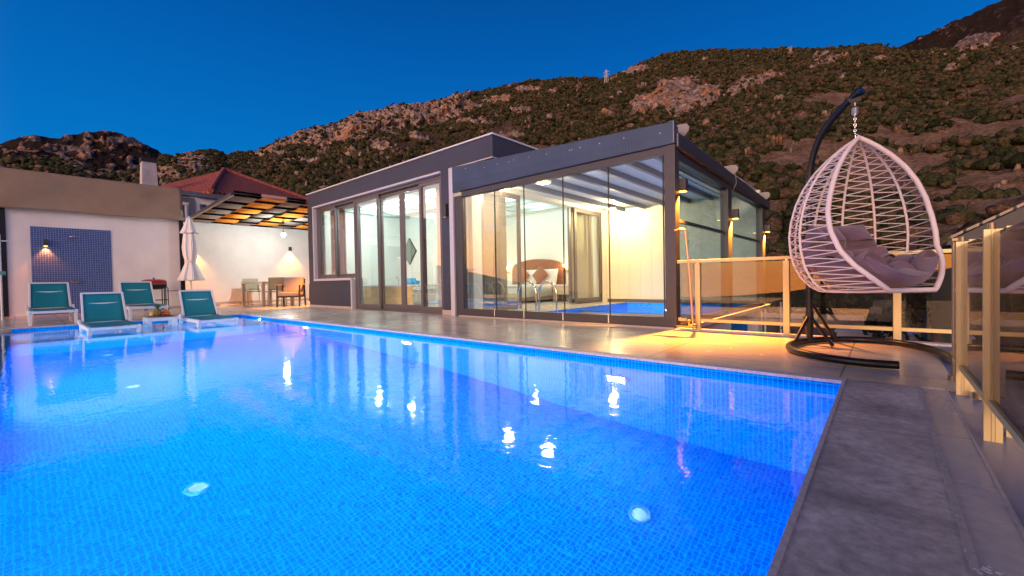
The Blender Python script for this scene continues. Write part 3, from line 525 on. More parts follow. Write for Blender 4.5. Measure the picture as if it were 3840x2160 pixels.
# curtains
def curtain(p0, p1, z0, z1, m, label, amp=.03, waves=14, name="curtain"):
    p0, p1 = Vector(p0), Vector(p1); d = p1 - p0; nn = Vector((-d.y, d.x)).normalized()
    c0 = (p0.x, p0.y, z0)
    def fn(u, v):
        w = amp * math.sin(u * waves * 2 * math.pi + .6 * math.sin(u * 9)) * (.75 + .25 * (1 - v)); q = p0 + d * u + nn * w
        return (q.x - c0[0], q.y - c0[1], (z1 - z0) * v)
    mb = MB(); mb.grid(fn, waves * 8, 4); o = mb.build(name, m, solid=.004, loc=c0); return tag(o, label, "curtain", "curtains behind the villa's glass")
cur_w = mat("sheer_curtain", (.74, .70, .68), .85); cur_p = mat("mauve_curtain", (.50, .40, .42), .85); cur_b = mat("taupe_curtain", (.46, .42, .34), .85)
curtain((-11.38, 5.58), (-10.6, 5.6), .1, 2.6, cur_p, "mauve pleated curtain behind the small left window")
curtain((-6.86, 5.58), (-6.3, 5.6), .04, 2.6, cur_w, "pale pleated curtain behind the rightmost door leaf of the dark facade")
curtain((-6.02, 5.85), (-6.02, 6.75), .04, 2.38, cur_b, "taupe curtain at the left side of the bedroom opening")
curtain((-6.02, 9.25), (-6.02, 10.3), .04, 2.38, cur_b, "taupe curtain at the right side of the bedroom opening, by the cream wall")
# room lights
spotm = mat("downlight_lens", (1, 1, 1), .4, emit=(.95, 1, .95), estr=14)
for i, (x, y, wh) in enumerate([(-10.5, 6.7, "over the left of the bathtub"), (-9.0, 6.7, "over the right of the bathtub"), (-7.4, 6.6, "just inside the door pair"), (-8.9, 8.15, "at the start of the bedroom"), (-7.3, 8.1, "near the foot of the bed"), (-8.9, 9.3, "left above the bed"), (-7.3, 9.3, "right above the bed")]):
    th = thing("ceiling_spotlight", f"small round white ceiling spotlight {wh}", "ceiling light", (x, y, 2.68), group="ceiling spotlights inside the villa")
    MB().lathe([(.001, -.012), (.06, -.012), (.062, 0)], (x, y, 2.677), 16).build("lens", spotm, th); MB().lathe([(.062, -.016), (.085, -.016), (.088, 0)], (x, y, 2.677), 16).build("ring", white_paint, th); lamp("spot_light", 'POINT', (x, y - (.3 if y < 7 else 0), 2.48), 62 if y < 7 else 15, (.86, 1, .94), th, .05)

# bathtub clad in wood
tub = thing("bathtub", "wide white bathtub clad in upright honey-coloured boards", "bathtub", (-10.3, 6.8, 0))
mb = MB(); x = -11.5
while x < -9.22:
    mb.box(x, x + .072, 6.60, 6.625, .03, .50); x += .078
mb.box(-11.5, -9.2, 6.626, 6.66, 0.012, .50)
mb.build("cladding", mat("honey_boards", (.80, .56, .24), .5, noise=.2, nscale=7), tub)
mb = MB(); mb.box(-11.53, -9.17, 6.58, 6.70, .50, .55); mb.box(-11.53, -9.17, 7.5, 7.6, .50, .55); mb.box(-11.53, -11.4, 6.7, 7.5, .50, .55); mb.box(-9.3, -9.17, 6.7, 7.5, .50, .55); mb.box(-11.4, -9.3, 6.7, 7.5, .1, .42); mb.build("rim", white_paint, tub, bevel=.01)
mb = MB(); mb.tube([(-11.15, 7.55, .55), (-11.15, 7.55, .72), (-11.13, 7.5, .77), (-11.05, 7.4, .76)], .014); mb.build("tap", steel, tub)
o = MB(); o.tube([(-9.75, 6.75, .61), (-9.2, 6.75, .62)], .055, 14); o.tube([(-9.7, 6.86, .61), (-9.25, 6.87, .61)], .05, 14); o.tube([(-9.6, 6.8, .69), (-9.3, 6.8, .69)], .045, 14)
tw = o.build("rolled_towel", mat("blue_towel", (.05, .42, .75), .9, noise=.5, nscale=20, bump=.5, bscale=200)); tag(tw, "rolled blue and white towels on the rim of the bathtub", "towel")
mir = thing("wall_mirror", "diamond-shaped mirror on the white wall behind the bathtub", "mirror", (-11.05, 7.98, 1.55))
cx, cz, w_, h_ = -11.16, 1.58, .36, .42
def diamond(k, y): return [(cx - w_ * k, y, cz), (cx, y, cz - h_ * k), (cx + w_ * k, y, cz), (cx, y, cz + h_ * k)]
mb = MB(); a = diamond(1, 7.965); b_ = diamond(1, 7.995); mb.add(a + b_, [(0, 1, 2, 3), (7, 6, 5, 4)] + [(i, (i + 4), (i + 1) % 4 + 4, (i + 1) % 4) for i in range(4)]); mb.build("frame", alu_dark, mir)
mb = MB(); a = diamond(.93, 7.962); mb.add(a[:1] + [a[1], a[3]], [(0, 1, 2)]); mb.add([(cx, 7.962, cz - h_ * .93), a[2], (cx, 7.962, cz + h_ * .93)], [(0, 1, 2)]); 
mb.build("mirror_glass", mat("mirror_silver", (.36, .38, .32), .12, 1), mir)

# bedroom furniture
bed = thing("bed", "double bed with white linen and a rust velvet headboard seen through the glass", "bed", (-8.0, 9.4, 0))
rust = mat("rust_velvet", (.23, .07, .032), .8, noise=.35, nscale=12, sheen=.4); linen = mat("white_linen", (.82, .82, .80), .8, noise=.03, nscale=10, bump=.3, bscale=25)
hbp = [(-8.95 + 1.95 * i / 24, .98 + .27 * max(0, math.sin(math.pi * (i / 24))) ** .4) for i in range(25)]
mb = MB(); vs = [(x, 10.30, 0.02) for x, z in hbp] + [(x, 10.30, z) for x, z in hbp] + [(x, 10.44, .02) for x, z in hbp] + [(x, 10.44, z) for x, z in hbp]; n = 25
mb.add(vs, [(i, i + 1, n + i + 1, n + i) for i in range(n - 1)] + [(2 * n + i, 3 * n + i, 3 * n + i + 1, 2 * n + i + 1) for i in range(n - 1)] + [(n + i, n + i + 1, 3 * n + i + 1, 3 * n + i) for i in range(n - 1)] + [(0, n, 3 * n, 2 * n), (n - 1, 3 * n - 1, 4 * n - 1, 2 * n - 1)])
mb.build("headboard", rust, bed)
mb = MB(); mb.box(-8.85, -7.15, 8.45, 10.28, .06, .24); mb.build("bed_base", mat("pale_wood", (.55, .42, .26), .6, noise=.15), bed, bevel=.01)
mb = MB(); mb.box(-8.88, -7.12, 8.42, 10.29, .24, .46); mb.build("mattress", linen, bed, bevel=.05)
mb = MB(); mb.grid(lambda u, v: (-8.93 + 1.86 * u, 8.38 + 1.5 * v, .475 - (.30 * max(0, abs(u - .5) * 2 - .94) / .06 if abs(u - .5) > .47 else 0) + .01 * math.sin(u * 20) * math.cos(v * 14)), 40, 24); mb.build("duvet", linen, bed, solid=.03)
def pillow(c, w, h, d, m, name, label, tilt=.25, rot=0, group=None, rz=0):
    mb = MB()
    def prof(u, v): return max(0.0, (1 - abs(2 * u - 1) ** 3.2)) ** .5 * max(0.0, (1 - abs(2 * v - 1) ** 3.2)) ** .5
    for sgn in (-1, 1): mb.grid(lambda u, v: ((u - .5) * w, sgn * d * prof(u, v) * .5, (v - .5) * h), 14, 12)
    o = mb.build(name, m, loc=c); o.rotation_euler = Matrix.Rotation(rz, 3, 'Z').to_euler() if False else (Matrix.Rotation(rz, 3, 'Z') @ Matrix.Rotation(-tilt, 3, 'X') @ Matrix.Rotation(rot, 3, 'Y')).to_euler()
    return tag(o, label, "pillow", group)
pillow((-8.15, 10.13, .70), .66, .48, .20, linen, "pillow", "left white pillow leaning on the rust headboard", group="white bed pillows"); pillow((-7.42, 10.13, .70), .66, .48, .20, linen, "pillow", "right white pillow leaning on the rust headboard", group="white bed pillows")
pillow((-8.24, 9.93, .76), .42, .42, .12, rust, "cushion", "left rust cushion standing on its corner before the pillows", .2, R(45), "rust cushions"); pillow((-7.56, 9.93, .76), .42, .42, .12, rust, "cushion", "right rust cushion standing on its corner before the pillows", .2, R(45), "rust cushions")
mb = MB(); mb.grid(lambda u, v: (-8.98 + .5 * u, 8.30 + .03 * math.sin(u * 12), .50 - .42 * v) if True else None, 10, 6); mb.grid(lambda u, v: (-8.98 + .5 * u, 8.30 + .6 * v, .50 + .006 * math.sin(u * 9)), 10, 6); tag(mb.build("throw", rust, solid=.02), "rust throw hanging over the foot of the bed", "blanket")
st_ = thing("bedside_table", "pale wooden bedside table with slatted front right of the bed", "bedside table", (-6.75, 10.1, 0))
mb = MB(); mb.box(-7.08, -6.42, 9.85, 10.40, .44, .48); mb.build("table_top", white_paint, st_, bevel=.004)
mb = MB(); mb.box(-7.06, -6.44, 9.87, 10.38, .2, .44); mb.build("drawer", mat("pale_wood"), st_)
for xx in (-7.04, -6.48): mb = MB(); mb.tube([(xx, 9.9, .2), (xx, 9.88, .012)], .018, 8); mb.build("leg", white_paint, st_); mb = MB(); mb.tube([(xx, 10.3, .2), (xx, 10.32, .012)], .018, 8); mb.build("leg", white_paint, st_)
bulb_w = mat("warm_bulb", (1, .8, .5), .4, emit=(1, .62, .22), estr=22)
for x, lb in ((-9.2, "brass wall lamp glowing left of the bed"), (-6.95, "brass wall lamp glowing right of the rust headboard")):
    th = thing("bedside_lamp", lb, "wall lamp", (x, 10.44, 1.02), group="brass bedside lamps")
    m1 = MB(); m1.tube([(x, 10.44, .9), (x, 10.36, .86), (x, 10.32, .95)], .012, 8); m1.lathe([(.001, 0), (.05, .0), (.05, .02), (.001, .02)], (x, 10.42, .88), 12); m1.build("arm", mat("brass", (.75, .5, .15), .25, 1), th)
    m1 = MB(); m1.ball((x, 10.32, 1.02), .055); m1.build("bulb", bulb_w, th); lamp("bedside_light", 'POINT', (x, 10.2, 1.05), 7, (1, .6, .25), th, .06)

# wall lamps on the villa facade
def box_lamp(x, y, z, axis, label, group, on=True, e=90, col=WARM, w=.075, h=.15, d=.09, spot=90, off=.06):
    """small cube downlight: axis is the outward normal of the wall it hangs on"""
    nx_, ny_ = axis; th = thing("wall_lamp", label, "wall lamp", (x, y, z), group=group)
    cxx, cyy = x + nx_ * d / 2, y + ny_ * d / 2; hx = d / 2 if nx_ else w / 2; hy = d / 2 if ny_ else w / 2
    m1 = MB(); m1.box(cxx - hx, cxx + hx, cyy - hy, cyy + hy, z - h / 2, z + h / 2); m1.build("housing", alu_dark, th, bevel=.004)
    m2 = MB(); m2.box(cxx - hx * .75, cxx + hx * .75, cyy - hy * .75, cyy + hy * .75, z - h / 2 - .006, z - h / 2 + .001)
    m2.build("lens", mat("amber_lens", (1, .7, .3), .4, emit=(1, .36, .03), estr=14) if on else mat("pale_lens", (.8, .8, .8), .3), th)
    if on: lamp("lamp_light", 'SPOT', (cxx, cyy, z - h / 2 - .015), e, col, th, .015, spot, (0, 0, -1), .7)
    return th
box_lamp(-6.09, YF, 1.93, (0, -1), "unlit dark box lamp on the pier between the doors and the glass enclosure", None, False, w=.09, h=.24, d=.07)
box_lamp(-11.9, 5.36, 1.93, (-1, 0), "lit dark box lamp on the left end of the villa, under the woven canopy", None, True, e=900, spot=95)
#@@MARK4
# ------------------------------------------------------------------ glass pool enclosure
YG = 5.13
enc = thing("glass_enclosure", "anthracite winter garden of glass panels over an indoor pool", "glass enclosure", (-3.8, 5.13, 0))
mb = MB(); mb.box(-2.0, -1.87, YG, YG + .14, .0, 2.44); mb.build("corner_post", alu_dark, enc, bevel=.004)
mb = MB(); mb.box(-5.81, -5.62, YG + .01, YG + .12, 0.0, 2.14); mb.build("wall_post", alu_dark, enc, bevel=.004)
mb = MB(); mb.hexa([(-5.81, YG - .03, 2.21), (-2.0, YG - .03, 2.21), (-2.0, YG + .05, 2.21), (-5.81, YG + .05, 2.21), (-5.81, YG - .03, 2.655), (-2.0, YG - .03, 2.47), (-2.0, YG + .05, 2.47), (-5.81, YG + .05, 2.655)])
mb.box(-2.0, -1.86, YG - .03, YG + .05, 2.21, 2.465); fas = mb.build("fascia", alu_sky_tint, enc)
mb = MB()
for i in range(91):
    x = -5.78 + i * .0415; mb.box(x, x + .024, YG - .0325, YG - .03, 2.215, 2.38 - .03 * (x + 5.8) / 3.8)
child(mb, "rib_sheet", alu_sky_tint, fas, enc)
for x, z in [(-5.45, 2.57), (-5.0, 2.5), (-4.7, 2.5), (-4.45, 2.49), (-4.35, 2.5), (-4.05, 2.48), (-3.72, 2.46), (-3.32, 2.43), (-3.28, 2.43), (-3.15, 2.43), (-2.85, 2.42), (-2.5, 2.41), (-2.03, 2.36)]: mb = MB(); mb.ball((x, YG - .033, z), .008, n=8, m=5); child(mb, "rivet", white_paint, fas, enc)
mb = MB(); mb.box(-1.872, -1.86, YG - .04, YG - .03, 2.22, 2.47); mb.box(-1.92, -1.86, YG - .045, YG + .03, 2.465, 2.470); child(mb, "end_flashing", mat("grey_bracket", (.22, .21, .23), .4, .5), fas, enc)
mb = MB(); mb.box(-5.62, -2.0, YG + .01, YG + .10, 2.11, 2.21); mb.build("top_track", alu_dark, enc, bevel=.004)
mb = MB(); mb.box(-5.62, -2.0, YG + .01, YG + .10, .0, .135); mb.build("base_track", alu_dark, enc, bevel=.004)
mb = MB(); mb.box(-5.7, -1.9, YG - .04, YG + .005, 0.001, .02); mb.build("threshold", mat("plinth_stone"), enc)
xs = [-5.62, -4.86, -4.23, -3.50, -2.77, -2.03]
for i in range(5):
    m1 = MB(); m1.box(xs[i] + .004, xs[i + 1] - .004, YG + .05, YG + .058, .135, 2.11); p = m1.build("glass_panel", pane, enc)
    m2 = MB(); m2.box(xs[i + 1] - .009, xs[i + 1] + .004, YG + .047, YG + .061, .135, 2.11); child(m2, "seal", mat("dark_seal", (.02, .02, .025), .5), p, enc)
    if i < 4:
        m3 = MB(); m3.box(xs[i + 1] - .008, xs[i + 1] + .008, YG - .002, YG + .012, .03, .14); child(m3, "hinge", steel, p, enc)
# side towards the terrace edge
XS = -1.93
for j, (y0, y1) in enumerate([(7.55, 7.78), (10.15, 10.4)]): mb = MB(); mb.box(-2.02, XS + .03, y0, y1, .0, 2.06); mb.build("side_post", alu_dark, enc, bevel=.004)
mb = MB(); mb.box(-2.02, XS + .04, YG + .14, 10.45, 2.05, 2.16); mb.build("side_beam", alu_dark, enc)
gz = lambda y: 2.36 - (y - 5.2) * .028
mb = MB(); mb.hexa([(-2.05, YG + .051, gz(5.2) - .19), (-1.84, YG + .051, gz(5.2) - .19), (-1.84, 10.6, gz(10.6) - .17), (-2.05, 10.6, gz(10.6) - .17), (-2.05, YG + .051, gz(5.2)), (-1.84, YG + .051, gz(5.2)), (-1.84, 10.6, gz(10.6)), (-2.05, 10.6, gz(10.6))]); mb.build("gutter", alu_dark, enc, bevel=.02)
for i, (y0, y1) in enumerate([(YG + .14, 7.55), (7.78, 10.15)]):
    mb = MB(); mb.box(-1.985, -1.945, y0, y1, 1.315, 1.355); mb.build("side_rail", alu_dark, enc)
    mb = MB(); mb.box(-1.985, -1.945, y0, y1, .0, .07); mb.build("side_sill", alu_dark, enc)
    for z0, z1 in ((.07, 1.315), (1.355, 2.05)): mb = MB(); mb.box(-1.968, -1.960, y0, y1, z0, z1); mb.build("side_pane", pane_side, enc)
mb = MB(); mb.box(-1.958, -1.94, YG + .15, 7.5, 1.96, 1.99); mb.box(-1.958, -1.945, YG + .15, 7.5, 1.90, 1.915); mb.build("blind_rail", steel, enc)
for y, z in ((5.42, 2.36), (7.75, 2.30), (10.35, 2.23)):
    mb = MB(); pr = [(-.12, 0), (.10, 0), (.15, .05), (.16, .10), (.13, .145), (.06, .155), (-.12, .15)]
    vs = [(-1.95 + dx, y - .012, z + dz) for dx, dz in pr] + [(-1.95 + dx, y + .012, z + dz) for dx, dz in pr]; n = len(pr)
    mb.add(vs, [tuple(range(n - 1, -1, -1)), tuple(range(n, 2 * n))] + [(i, (i + 1) % n, n + (i + 1) % n, n + i) for i in range(n)]); mb.build("bracket", mat("grey_bracket", (.22, .21, .23), .4, .5), enc)
mb = MB(); mb.tube([(-1.83, 7.72, 2.3), (-1.82, 7.74, 2.15), (-1.86, 7.68, 2.02)], .006, 6); mb.build("cable", mat("grey_cable", (.2, .2, .2), .6), enc)
fabm = mat("roof_fabric", (.66, .72, .78), .8, noise=.04, nscale=3)
mb = MB()
xx = [-5.66, -5.1, -4.55, -4.0, -3.45, -2.95, -2.5, -2.05]
for i in range(len(xx) - 1):
    x0, x1 = xx[i], xx[i + 1]
    mb.grid(lambda u, v: (x0 + (x1 - x0) * u, YG + .10 + 5.25 * v, 2.47 - .04 * math.sin(math.pi * u)), 6, 4)
mb.build("roof_fabric", fabm, enc, solid=.01)
for x in xx[1:-1]: mb = MB(); mb.box(x - .03, x + .03, YG + .10, 10.38, 2.36, 2.455); mb.build("rafter", mat("blue_grey_rafter", (.10, .15, .24), .5), enc)
cream = mat("cream_panel", (.80, .71, .54), .6, noise=.03, nscale=3)
mb = MB(); mb.box(-5.72, -2.0, 10.40, 10.52, .08, 2.46); bw = mb.build("back_wall", cream, enc)
mb = MB(); mb.box(-5.72, -2.0, 10.385, 10.40, .0, .08); child(mb, "skirting", alu_frame, bw, enc)
mb = MB(); [mb.box(x, x + .006, 10.396, 10.40, .08, 2.46) for x in np.arange(-5.6, -2.0, .3)]; child(mb, "panel_joint", mat("joint_cream", (.62, .56, .45), .7), bw, enc)
mb = MB(); mb.box(-5.72, -5.62, 10.28, 10.384, 0, 2.46); mb.build("corner_panel", cream, enc)
# indoor deck and pool
in_tile = deck_mat("indoor_tiles", (.62, .54, .42), (.6, .6), .004, (0, 0), .22, .12)
IX0, IX1, IY0, IY1 = -5.0, -2.2, 5.6, 10.25
mb = MB(); mb.box(-5.9, IX0, 5.4501, 10.45, -.1, .0); mb.box(IX0, -1.9, 5.4501, IY0, -.1, .0); mb.box(IX0, -1.9, IY1, 10.45, -.1, .0); mb.box(IX1, -1.9, IY0, IY1, -.1, .0)
struct(mb, "indoor_deck", in_tile, "cream tiled floor around the indoor pool")
iwm = mosaic("indoor_mosaic_x", "xz", .05, (.02, .16, .75), (.04, .34, .95)); iwy = mosaic("indoor_mosaic_y", "yz", .05, (.0, .12, .7), (.02, .26, .95)); ifl = mosaic("indoor_mosaic_floor", "xy", .04, (.03, .3, .85), (.05, .4, .95))
_a0, _a1, _b0, _b1 = IX0 + .004, IX1 - .004, IY0 + .004, IY1 - .004
mb = MB(); mb.add([(_a0, _b1, -1), (_a1, _b1, -1), (_a1, _b1, -.001), (_a0, _b1, -.001)], [(0, 1, 2, 3)]); mb.add([(_a0, _b0, -1), (_a1, _b0, -1), (_a1, _b0, -.001), (_a0, _b0, -.001)], [(0, 3, 2, 1)]); struct(mb, "indoor_pool_wall", iwm, "blue mosaic end walls of the indoor pool")
mb = MB(); mb.add([(_a0, _b0, -1), (_a0, _b1, -1), (_a0, _b1, -.001), (_a0, _b0, -.001)], [(0, 1, 2, 3)]); mb.add([(_a1, _b0, -1), (_a1, _b1, -1), (_a1, _b1, -.001), (_a1, _b0, -.001)], [(0, 3, 2, 1)]); struct(mb, "indoor_pool_side", iwy, "blue mosaic long sides of the indoor pool")
mb = MB(); mb.add([(IX0, IY0, -1), (IX1, IY0, -1), (IX1, IY1, -1), (IX0, IY1, -1)], [(0, 1, 2, 3)]); struct(mb, "indoor_pool_floor", ifl, "bright blue mosaic floor of the indoor pool")
mb = MB(); mb.add([(IX0, IY0, -.13), (IX1, IY0, -.13), (IX1, IY1, -.13), (IX0, IY1, -.13)], [(0, 1, 2, 3)]); struct(mb, "indoor_water", water_mat, "still blue water of the indoor pool")
th = thing("pool_lamp", "bright round underwater lamp in the far wall of the indoor pool", "pool lamp", (-3.9, IY1, -.22), group="underwater lamps in the pool")
m2 = MB(); m2.tube([(-3.9, IY1 - .001, -.22), (-3.9, IY1 - .03, -.22)], .07, 20); m2.build("lens", lens_m, th); lamp("pool_light", 'POINT', (-3.9, IY1 - .2, -.3), 90, POOLC, th, .05)
lamp("pool_light", 'POINT', (-3.4, IY0 + .3, -.5), 130, POOLC, th, .05)
lad = thing("pool_ladder", "chrome pool ladder with two arched handrails on the indoor deck", "pool ladder", (-5.2, 6.65, 0))
for x0, x1, y in ((-5.60, -5.14, 6.62), (-5.16, -4.74, 6.74)):
    xm, rr = (x0 + x1) / 2, (x1 - x0) / 2; pts = [(x0, y, 0.0), (x0, y, .34)] + [(xm - rr * math.cos(a), y, .36 + rr * 1.05 * math.sin(a)) for a in np.linspace(.05, math.pi - .05, 12)] + [(x1, y, .34), (x1, y, .0)]
    mb = MB(); mb.tube(pts, .021, 10); mb.build("handrail", steel, lad)
# enclosure ceiling lights: warm flush discs
discm = mat("warm_disc", (1, .9, .7), .4, emit=(1, .45, .06), estr=6)
for x, y, z, lb, en in [(-4.25, 5.72, 2.215, "warm round ceiling light just behind the middle of the fascia", 45), (-5.08, 9.62, 2.33, "warm round ceiling light against the cream back wall", 190), (-5.42, 6.05, 2.33, "warm round ceiling light near the villa's side wall", 40)]:
    th = thing("ceiling_light", lb, "ceiling light", (x, y, z), group="round ceiling lights in the enclosure")
    MB().lathe([(.001, -.03), (.10, -.028), (.115, -.015), (.115, 0)], (x, y, z + .03), 20).build("lens", discm, th); MB().lathe([(.115, 0), (.13, 0), (.13, .04), (.02, .05), (.02, .14)], (x, y, z + .02), 20).build("mount", white_paint, th)
    lamp("disc_light", 'POINT', (x, y, z - .07), en, (1, .70, .34), th, .09)
for y, z, lb in ((5.33, 1.745, "lit dark box lamp on the corner post of the glass enclosure, nearest the railing"), (7.9, 1.65, "lit dark box lamp on the middle side post of the glass enclosure"), (10.5, 1.62, "lit dark box lamp on the farthest side post of the glass enclosure")):
    box_lamp(-1.90 if y < 6 else XS + .03, y if y < 6 else y - .12, z, (1, 0), lb, "box lamps on the side of the enclosure", e=2000, spot=112, w=.10, col=(1, .31, .03), h=.15, d=.10)
# lower storey below the enclosure
low = thing("lower_storey", "white lower storey wall under the glass enclosure", "building", (-2, 7, -3))
mb = MB(); mb.box(-2.4, -1.97, 5.46, 7.95, -3, -.06); mb.build("wall", white_wall, low); mb = MB(); mb.box(-2.4, -2.0, 10.2, 10.6, -3, -.06); mb.build("pier", white_wall, low)
mb = MB(); mb.box(-1.97, -1.86, 5.23, 10.75, -.06, .0); mb.build("slab_edge", white_paint, low)
mb = MB(); mb.box(-5.6, -2.4, 7.95, 8.1, -3, -.1); mb.build("inner_wall", mat("dim_wall", (.25, .2, .17), .8), low)

# outdoor shower on the corner
sh = thing("outdoor_shower", "slim copper-coloured garden shower pipe leaning by the enclosure corner", "outdoor shower", (-1.72, 5.1, 0))
mb = MB(); mb.tube([(-1.66, 5.08, 0.02), (-1.70, 5.08, .7), (-1.74, 5.08, 1.16)], .012, 8); mb.build("pipe", mat("copper", (.7, .35, .22), .3, .8), sh)
mb = MB(); mb.tube([(-1.74, 5.08, 1.16), (-1.76, 5.08, 1.18), (-1.86, 5.08, 1.17)], .014, 8); mb.ball((-1.80, 5.08, 1.18), .022); mb.build("shower_head", mat("brass"), sh)
mb = MB(); mb.tube([(-1.84, 5.06, .05), (-1.62, 5.06, .05)], .016, 8); mb.tube([(-1.70, 5.06, .05), (-1.70, 5.06, .12)], .014, 8); mb.ball((-1.70, 5.06, .125), .03); mb.build("valve", mat("brass"), sh)
#@@MARK5
# ------------------------------------------------------------------ railing and glass fence
YR = 5.17
rl = thing("terrace_railing", "champagne aluminium railing with tinted glass along the terrace edge behind the hanging chair", "railing", (-.6, YR, 0))
mb = MB(); mb.box(-1.86, 2.6, YR - .03, YR + .03, .785, .82); mb.build("top_rail", gold, rl, bevel=.003)
mb = MB(); mb.box(-1.86, 2.6, YR - .014, YR + .014, .10, .135); mb.build("bottom_rail", gold, rl, bevel=.002)
mb = MB(); mb.box(-1.9, 2.6, YR - .05, YR + .06, -.02, .012); mb.build("kerb", coping, rl)
for x in (-1.63, -.755, .09, .95, 1.8):
    mb = MB(); mb.box(x - .028, x + .028, YR - .03, YR + .02, .0, .775); p = mb.build("post", gold, rl, bevel=.003); m2 = MB(); m2.box(x - .008, x + .008, YR - .01, YR + .01, .775, .785); child(m2, "spacer", steel, p, rl)
xr = [-1.86, -1.63, -.755, .09, .95, 1.8]
for i in range(5): mb = MB(); mb.box(xr[i] + .03, xr[i + 1] - .03, YR + .0, YR + .008, .135, .775); mb.build("glass_panel", pane_rail, rl)
fen = thing("glass_fence", "smoked glass fence with broad champagne posts at the right edge of the deck", "fence", (.3, 2.5, 0))
def gpost(x, y, par, w=.048, z1=.775):
    m1 = MB(); h = w / 2; pr = [(-h, -.010), (-.0075, -.010), (-.0065, -.0075), (-.0045, -.0075), (-.0035, -.010), (.0015, -.010), (.0025, -.0075), (.0045, -.0075), (.0055, -.010), (h, -.010), (h, .014), (-h, .014)]
    n = len(pr); vs = [(x + a, y + b, -.006) for a, b in pr] + [(x + a, y + b, z1) for a, b in pr]
    m1.add(vs, [tuple(range(n)), tuple(range(2 * n - 1, n - 1, -1))] + [(i, n + i, n + (i + 1) % n, (i + 1) % n) for i in range(n)]); return m1.build("post", gold, par)
for y in (3.14, 2.34, 1.50, .66): gpost(.302, y, fen)
mb = MB(); mb.tube([(.300, 3.49, 0), (.300, 3.49, .80)], .008, 10); mb.box(.288, .312, 3.42, 3.52, .795, .81); mb.tube([(.300, 3.49, 0), (.300, 3.49, .03)], .025, 12); mb.build("pivot_post", mat("bronze_rod", (.25, .19, .13), .4, .8), fen); mb = MB(); mb.tube([(.35, 3.06, 0), (.35, 3.06, .03)], .022, 12); mb.build("floor_bolt", mat("bronze_rod"), fen)
yf = [3.45, 3.15, 2.35, 1.51, .67, -.8]
for i in range(5):
    mb = MB(); mb.box(.298, .306, yf[i + 1] + .04, yf[i] - .04, .15, .76); p = mb.build("glass_panel", pane_fence, fen)
    mb = MB(); mb.box(.288, .316, yf[i + 1] + .04, yf[i] - .04, .125, .15); child(mb, "bottom_rail", gold, p, fen)
for y in (3.14, 2.36): mb = MB(); mb.tube([(.30, y, .775), (.30, y, .80)], .012, 10); mb.build("cap_bolt", mat("bronze_rod"), fen)
fen_mirrored = thing("glass_fence", "second glass fence seen through the first one, with two broad champagne posts", "fence", (.75, 3.2, 0))  # posts and pane modelled in place of the first fence's reflection
for x, y in ((.360, 3.26), (.372, 2.44)): gpost(x, y, fen_mirrored, z1=.79)
mb = MB(); mb.box(.368, .376, 1.2, 2.36, .14, .77); mb.build("glass_panel", pane_fence, fen_mirrored)

# splashes of white paint on the deck: thin flakes
rng = random.Random(3); mb = MB()
for cx_, cy_, rr, k in [(.155, 1.28, .016, 10), (.17, 1.30, .009, 6), (.09, 1.33, .006, 3), (.135, 1.36, .006, 4), (.12, 1.44, .004, 4), (.22, 1.22, .005, 4), (.03, 1.5, .003, 3)]:
    for _ in range(k):
        x, y = cx_ + rng.gauss(0, rr * .8), cy_ + rng.gauss(0, rr * 1.1); r0 = rr * rng.uniform(.15, .5); n = 9
        z = .0045; vs = [(x + r0 * rng.uniform(.5, 1.2) * math.cos(2 * math.pi * i / n), y + r0 * rng.uniform(.5, 1.2) * math.sin(2 * math.pi * i / n), z + .0003 * _) for i in range(n)]; mb.add(vs, [tuple(range(n))])
o = mb.build("paint_splash", mat("dry_plaster", (.7, .7, .72), .8)); tag(o, "white dried plaster flecks on the concrete by the fence", "paint stain", kind="stuff")

# ------------------------------------------------------------------ hanging egg chair
CX, CY = -.148, 4.38
egg = thing("hanging_chair", "white rope egg chair with mauve cushion hanging from a black stand", "hanging chair", (CX, CY, 0))
def arc(c, r, a0, a1, n=24, z=.03, sx=1, sy=1): return [(c[0] + r * sx * math.cos(R(a)), c[1] + r * sy * math.sin(R(a)), z) for a in np.linspace(a0, a1, n)]
# base: one bent tube, open towards the pool
base = [(.07, 3.69, .03), (-.08, 3.66, .03), (-.22, 3.69, .03), (-.36, 3.77, .03), (-.48, 3.89, .03), (-.565, 4.03, .03), (-.60, 4.18, .03), (-.60, 4.34, .03), (-.57, 4.50, .03), (-.50, 4.66, .03), (-.40, 4.80, .03), (-.28, 4.91, .03), (-.13, 4.97, .03), (.02, 4.93, .03), (.15, 4.82, .03), (.25, 4.66, .03), (.31, 4.48, .03), (.345, 4.30, .03), (.35, 4.12, .03)]
def chaikin(p, k=2, closed=False):
    p = [Vector(q) for q in p]
    for _ in range(k):
        o = [p[0]]
        for a, b in zip(p[:-1], p[1:]): o += [a * .75 + b * .25, a * .25 + b * .75]
        p = o + [p[-1]]
    return p
bp_ = chaikin(base, 2)
mb = MB(); mb.tube(bp_, .027, 14); mb.build("stand_base", black_metal, egg)
px, py = -.50, 4.60
pole = [(px, py, .03), (px, py, .6), (px, py, 1.05), (px, py, 1.38), (-.488, 4.59, 1.55), (-.455, 4.56, 1.70), (-.395, 4.52, 1.83), (-.31, 4.47, 1.93), (-.22, 4.41, 2.005), (-.135, 4.365, 2.06)]
mb = MB(); mb.tube(chaikin(pole, 2), .026, 14); mb.build("stand_pole", black_metal, egg)
mb = MB(); mb.hexa([(-.20, 4.372, 1.985), (-.13, 4.372, 1.98), (-.13, 4.378, 1.98), (-.20, 4.378, 1.985), (-.22, 4.372, 2.02), (-.13, 4.372, 2.05), (-.13, 4.378, 2.05), (-.22, 4.378, 2.02)]); mb.tube([(-.145, 4.37, 2.05), (-.125, 4.36, 2.062)], .036, 16); mb.build("hanger_plate", black_metal, egg)
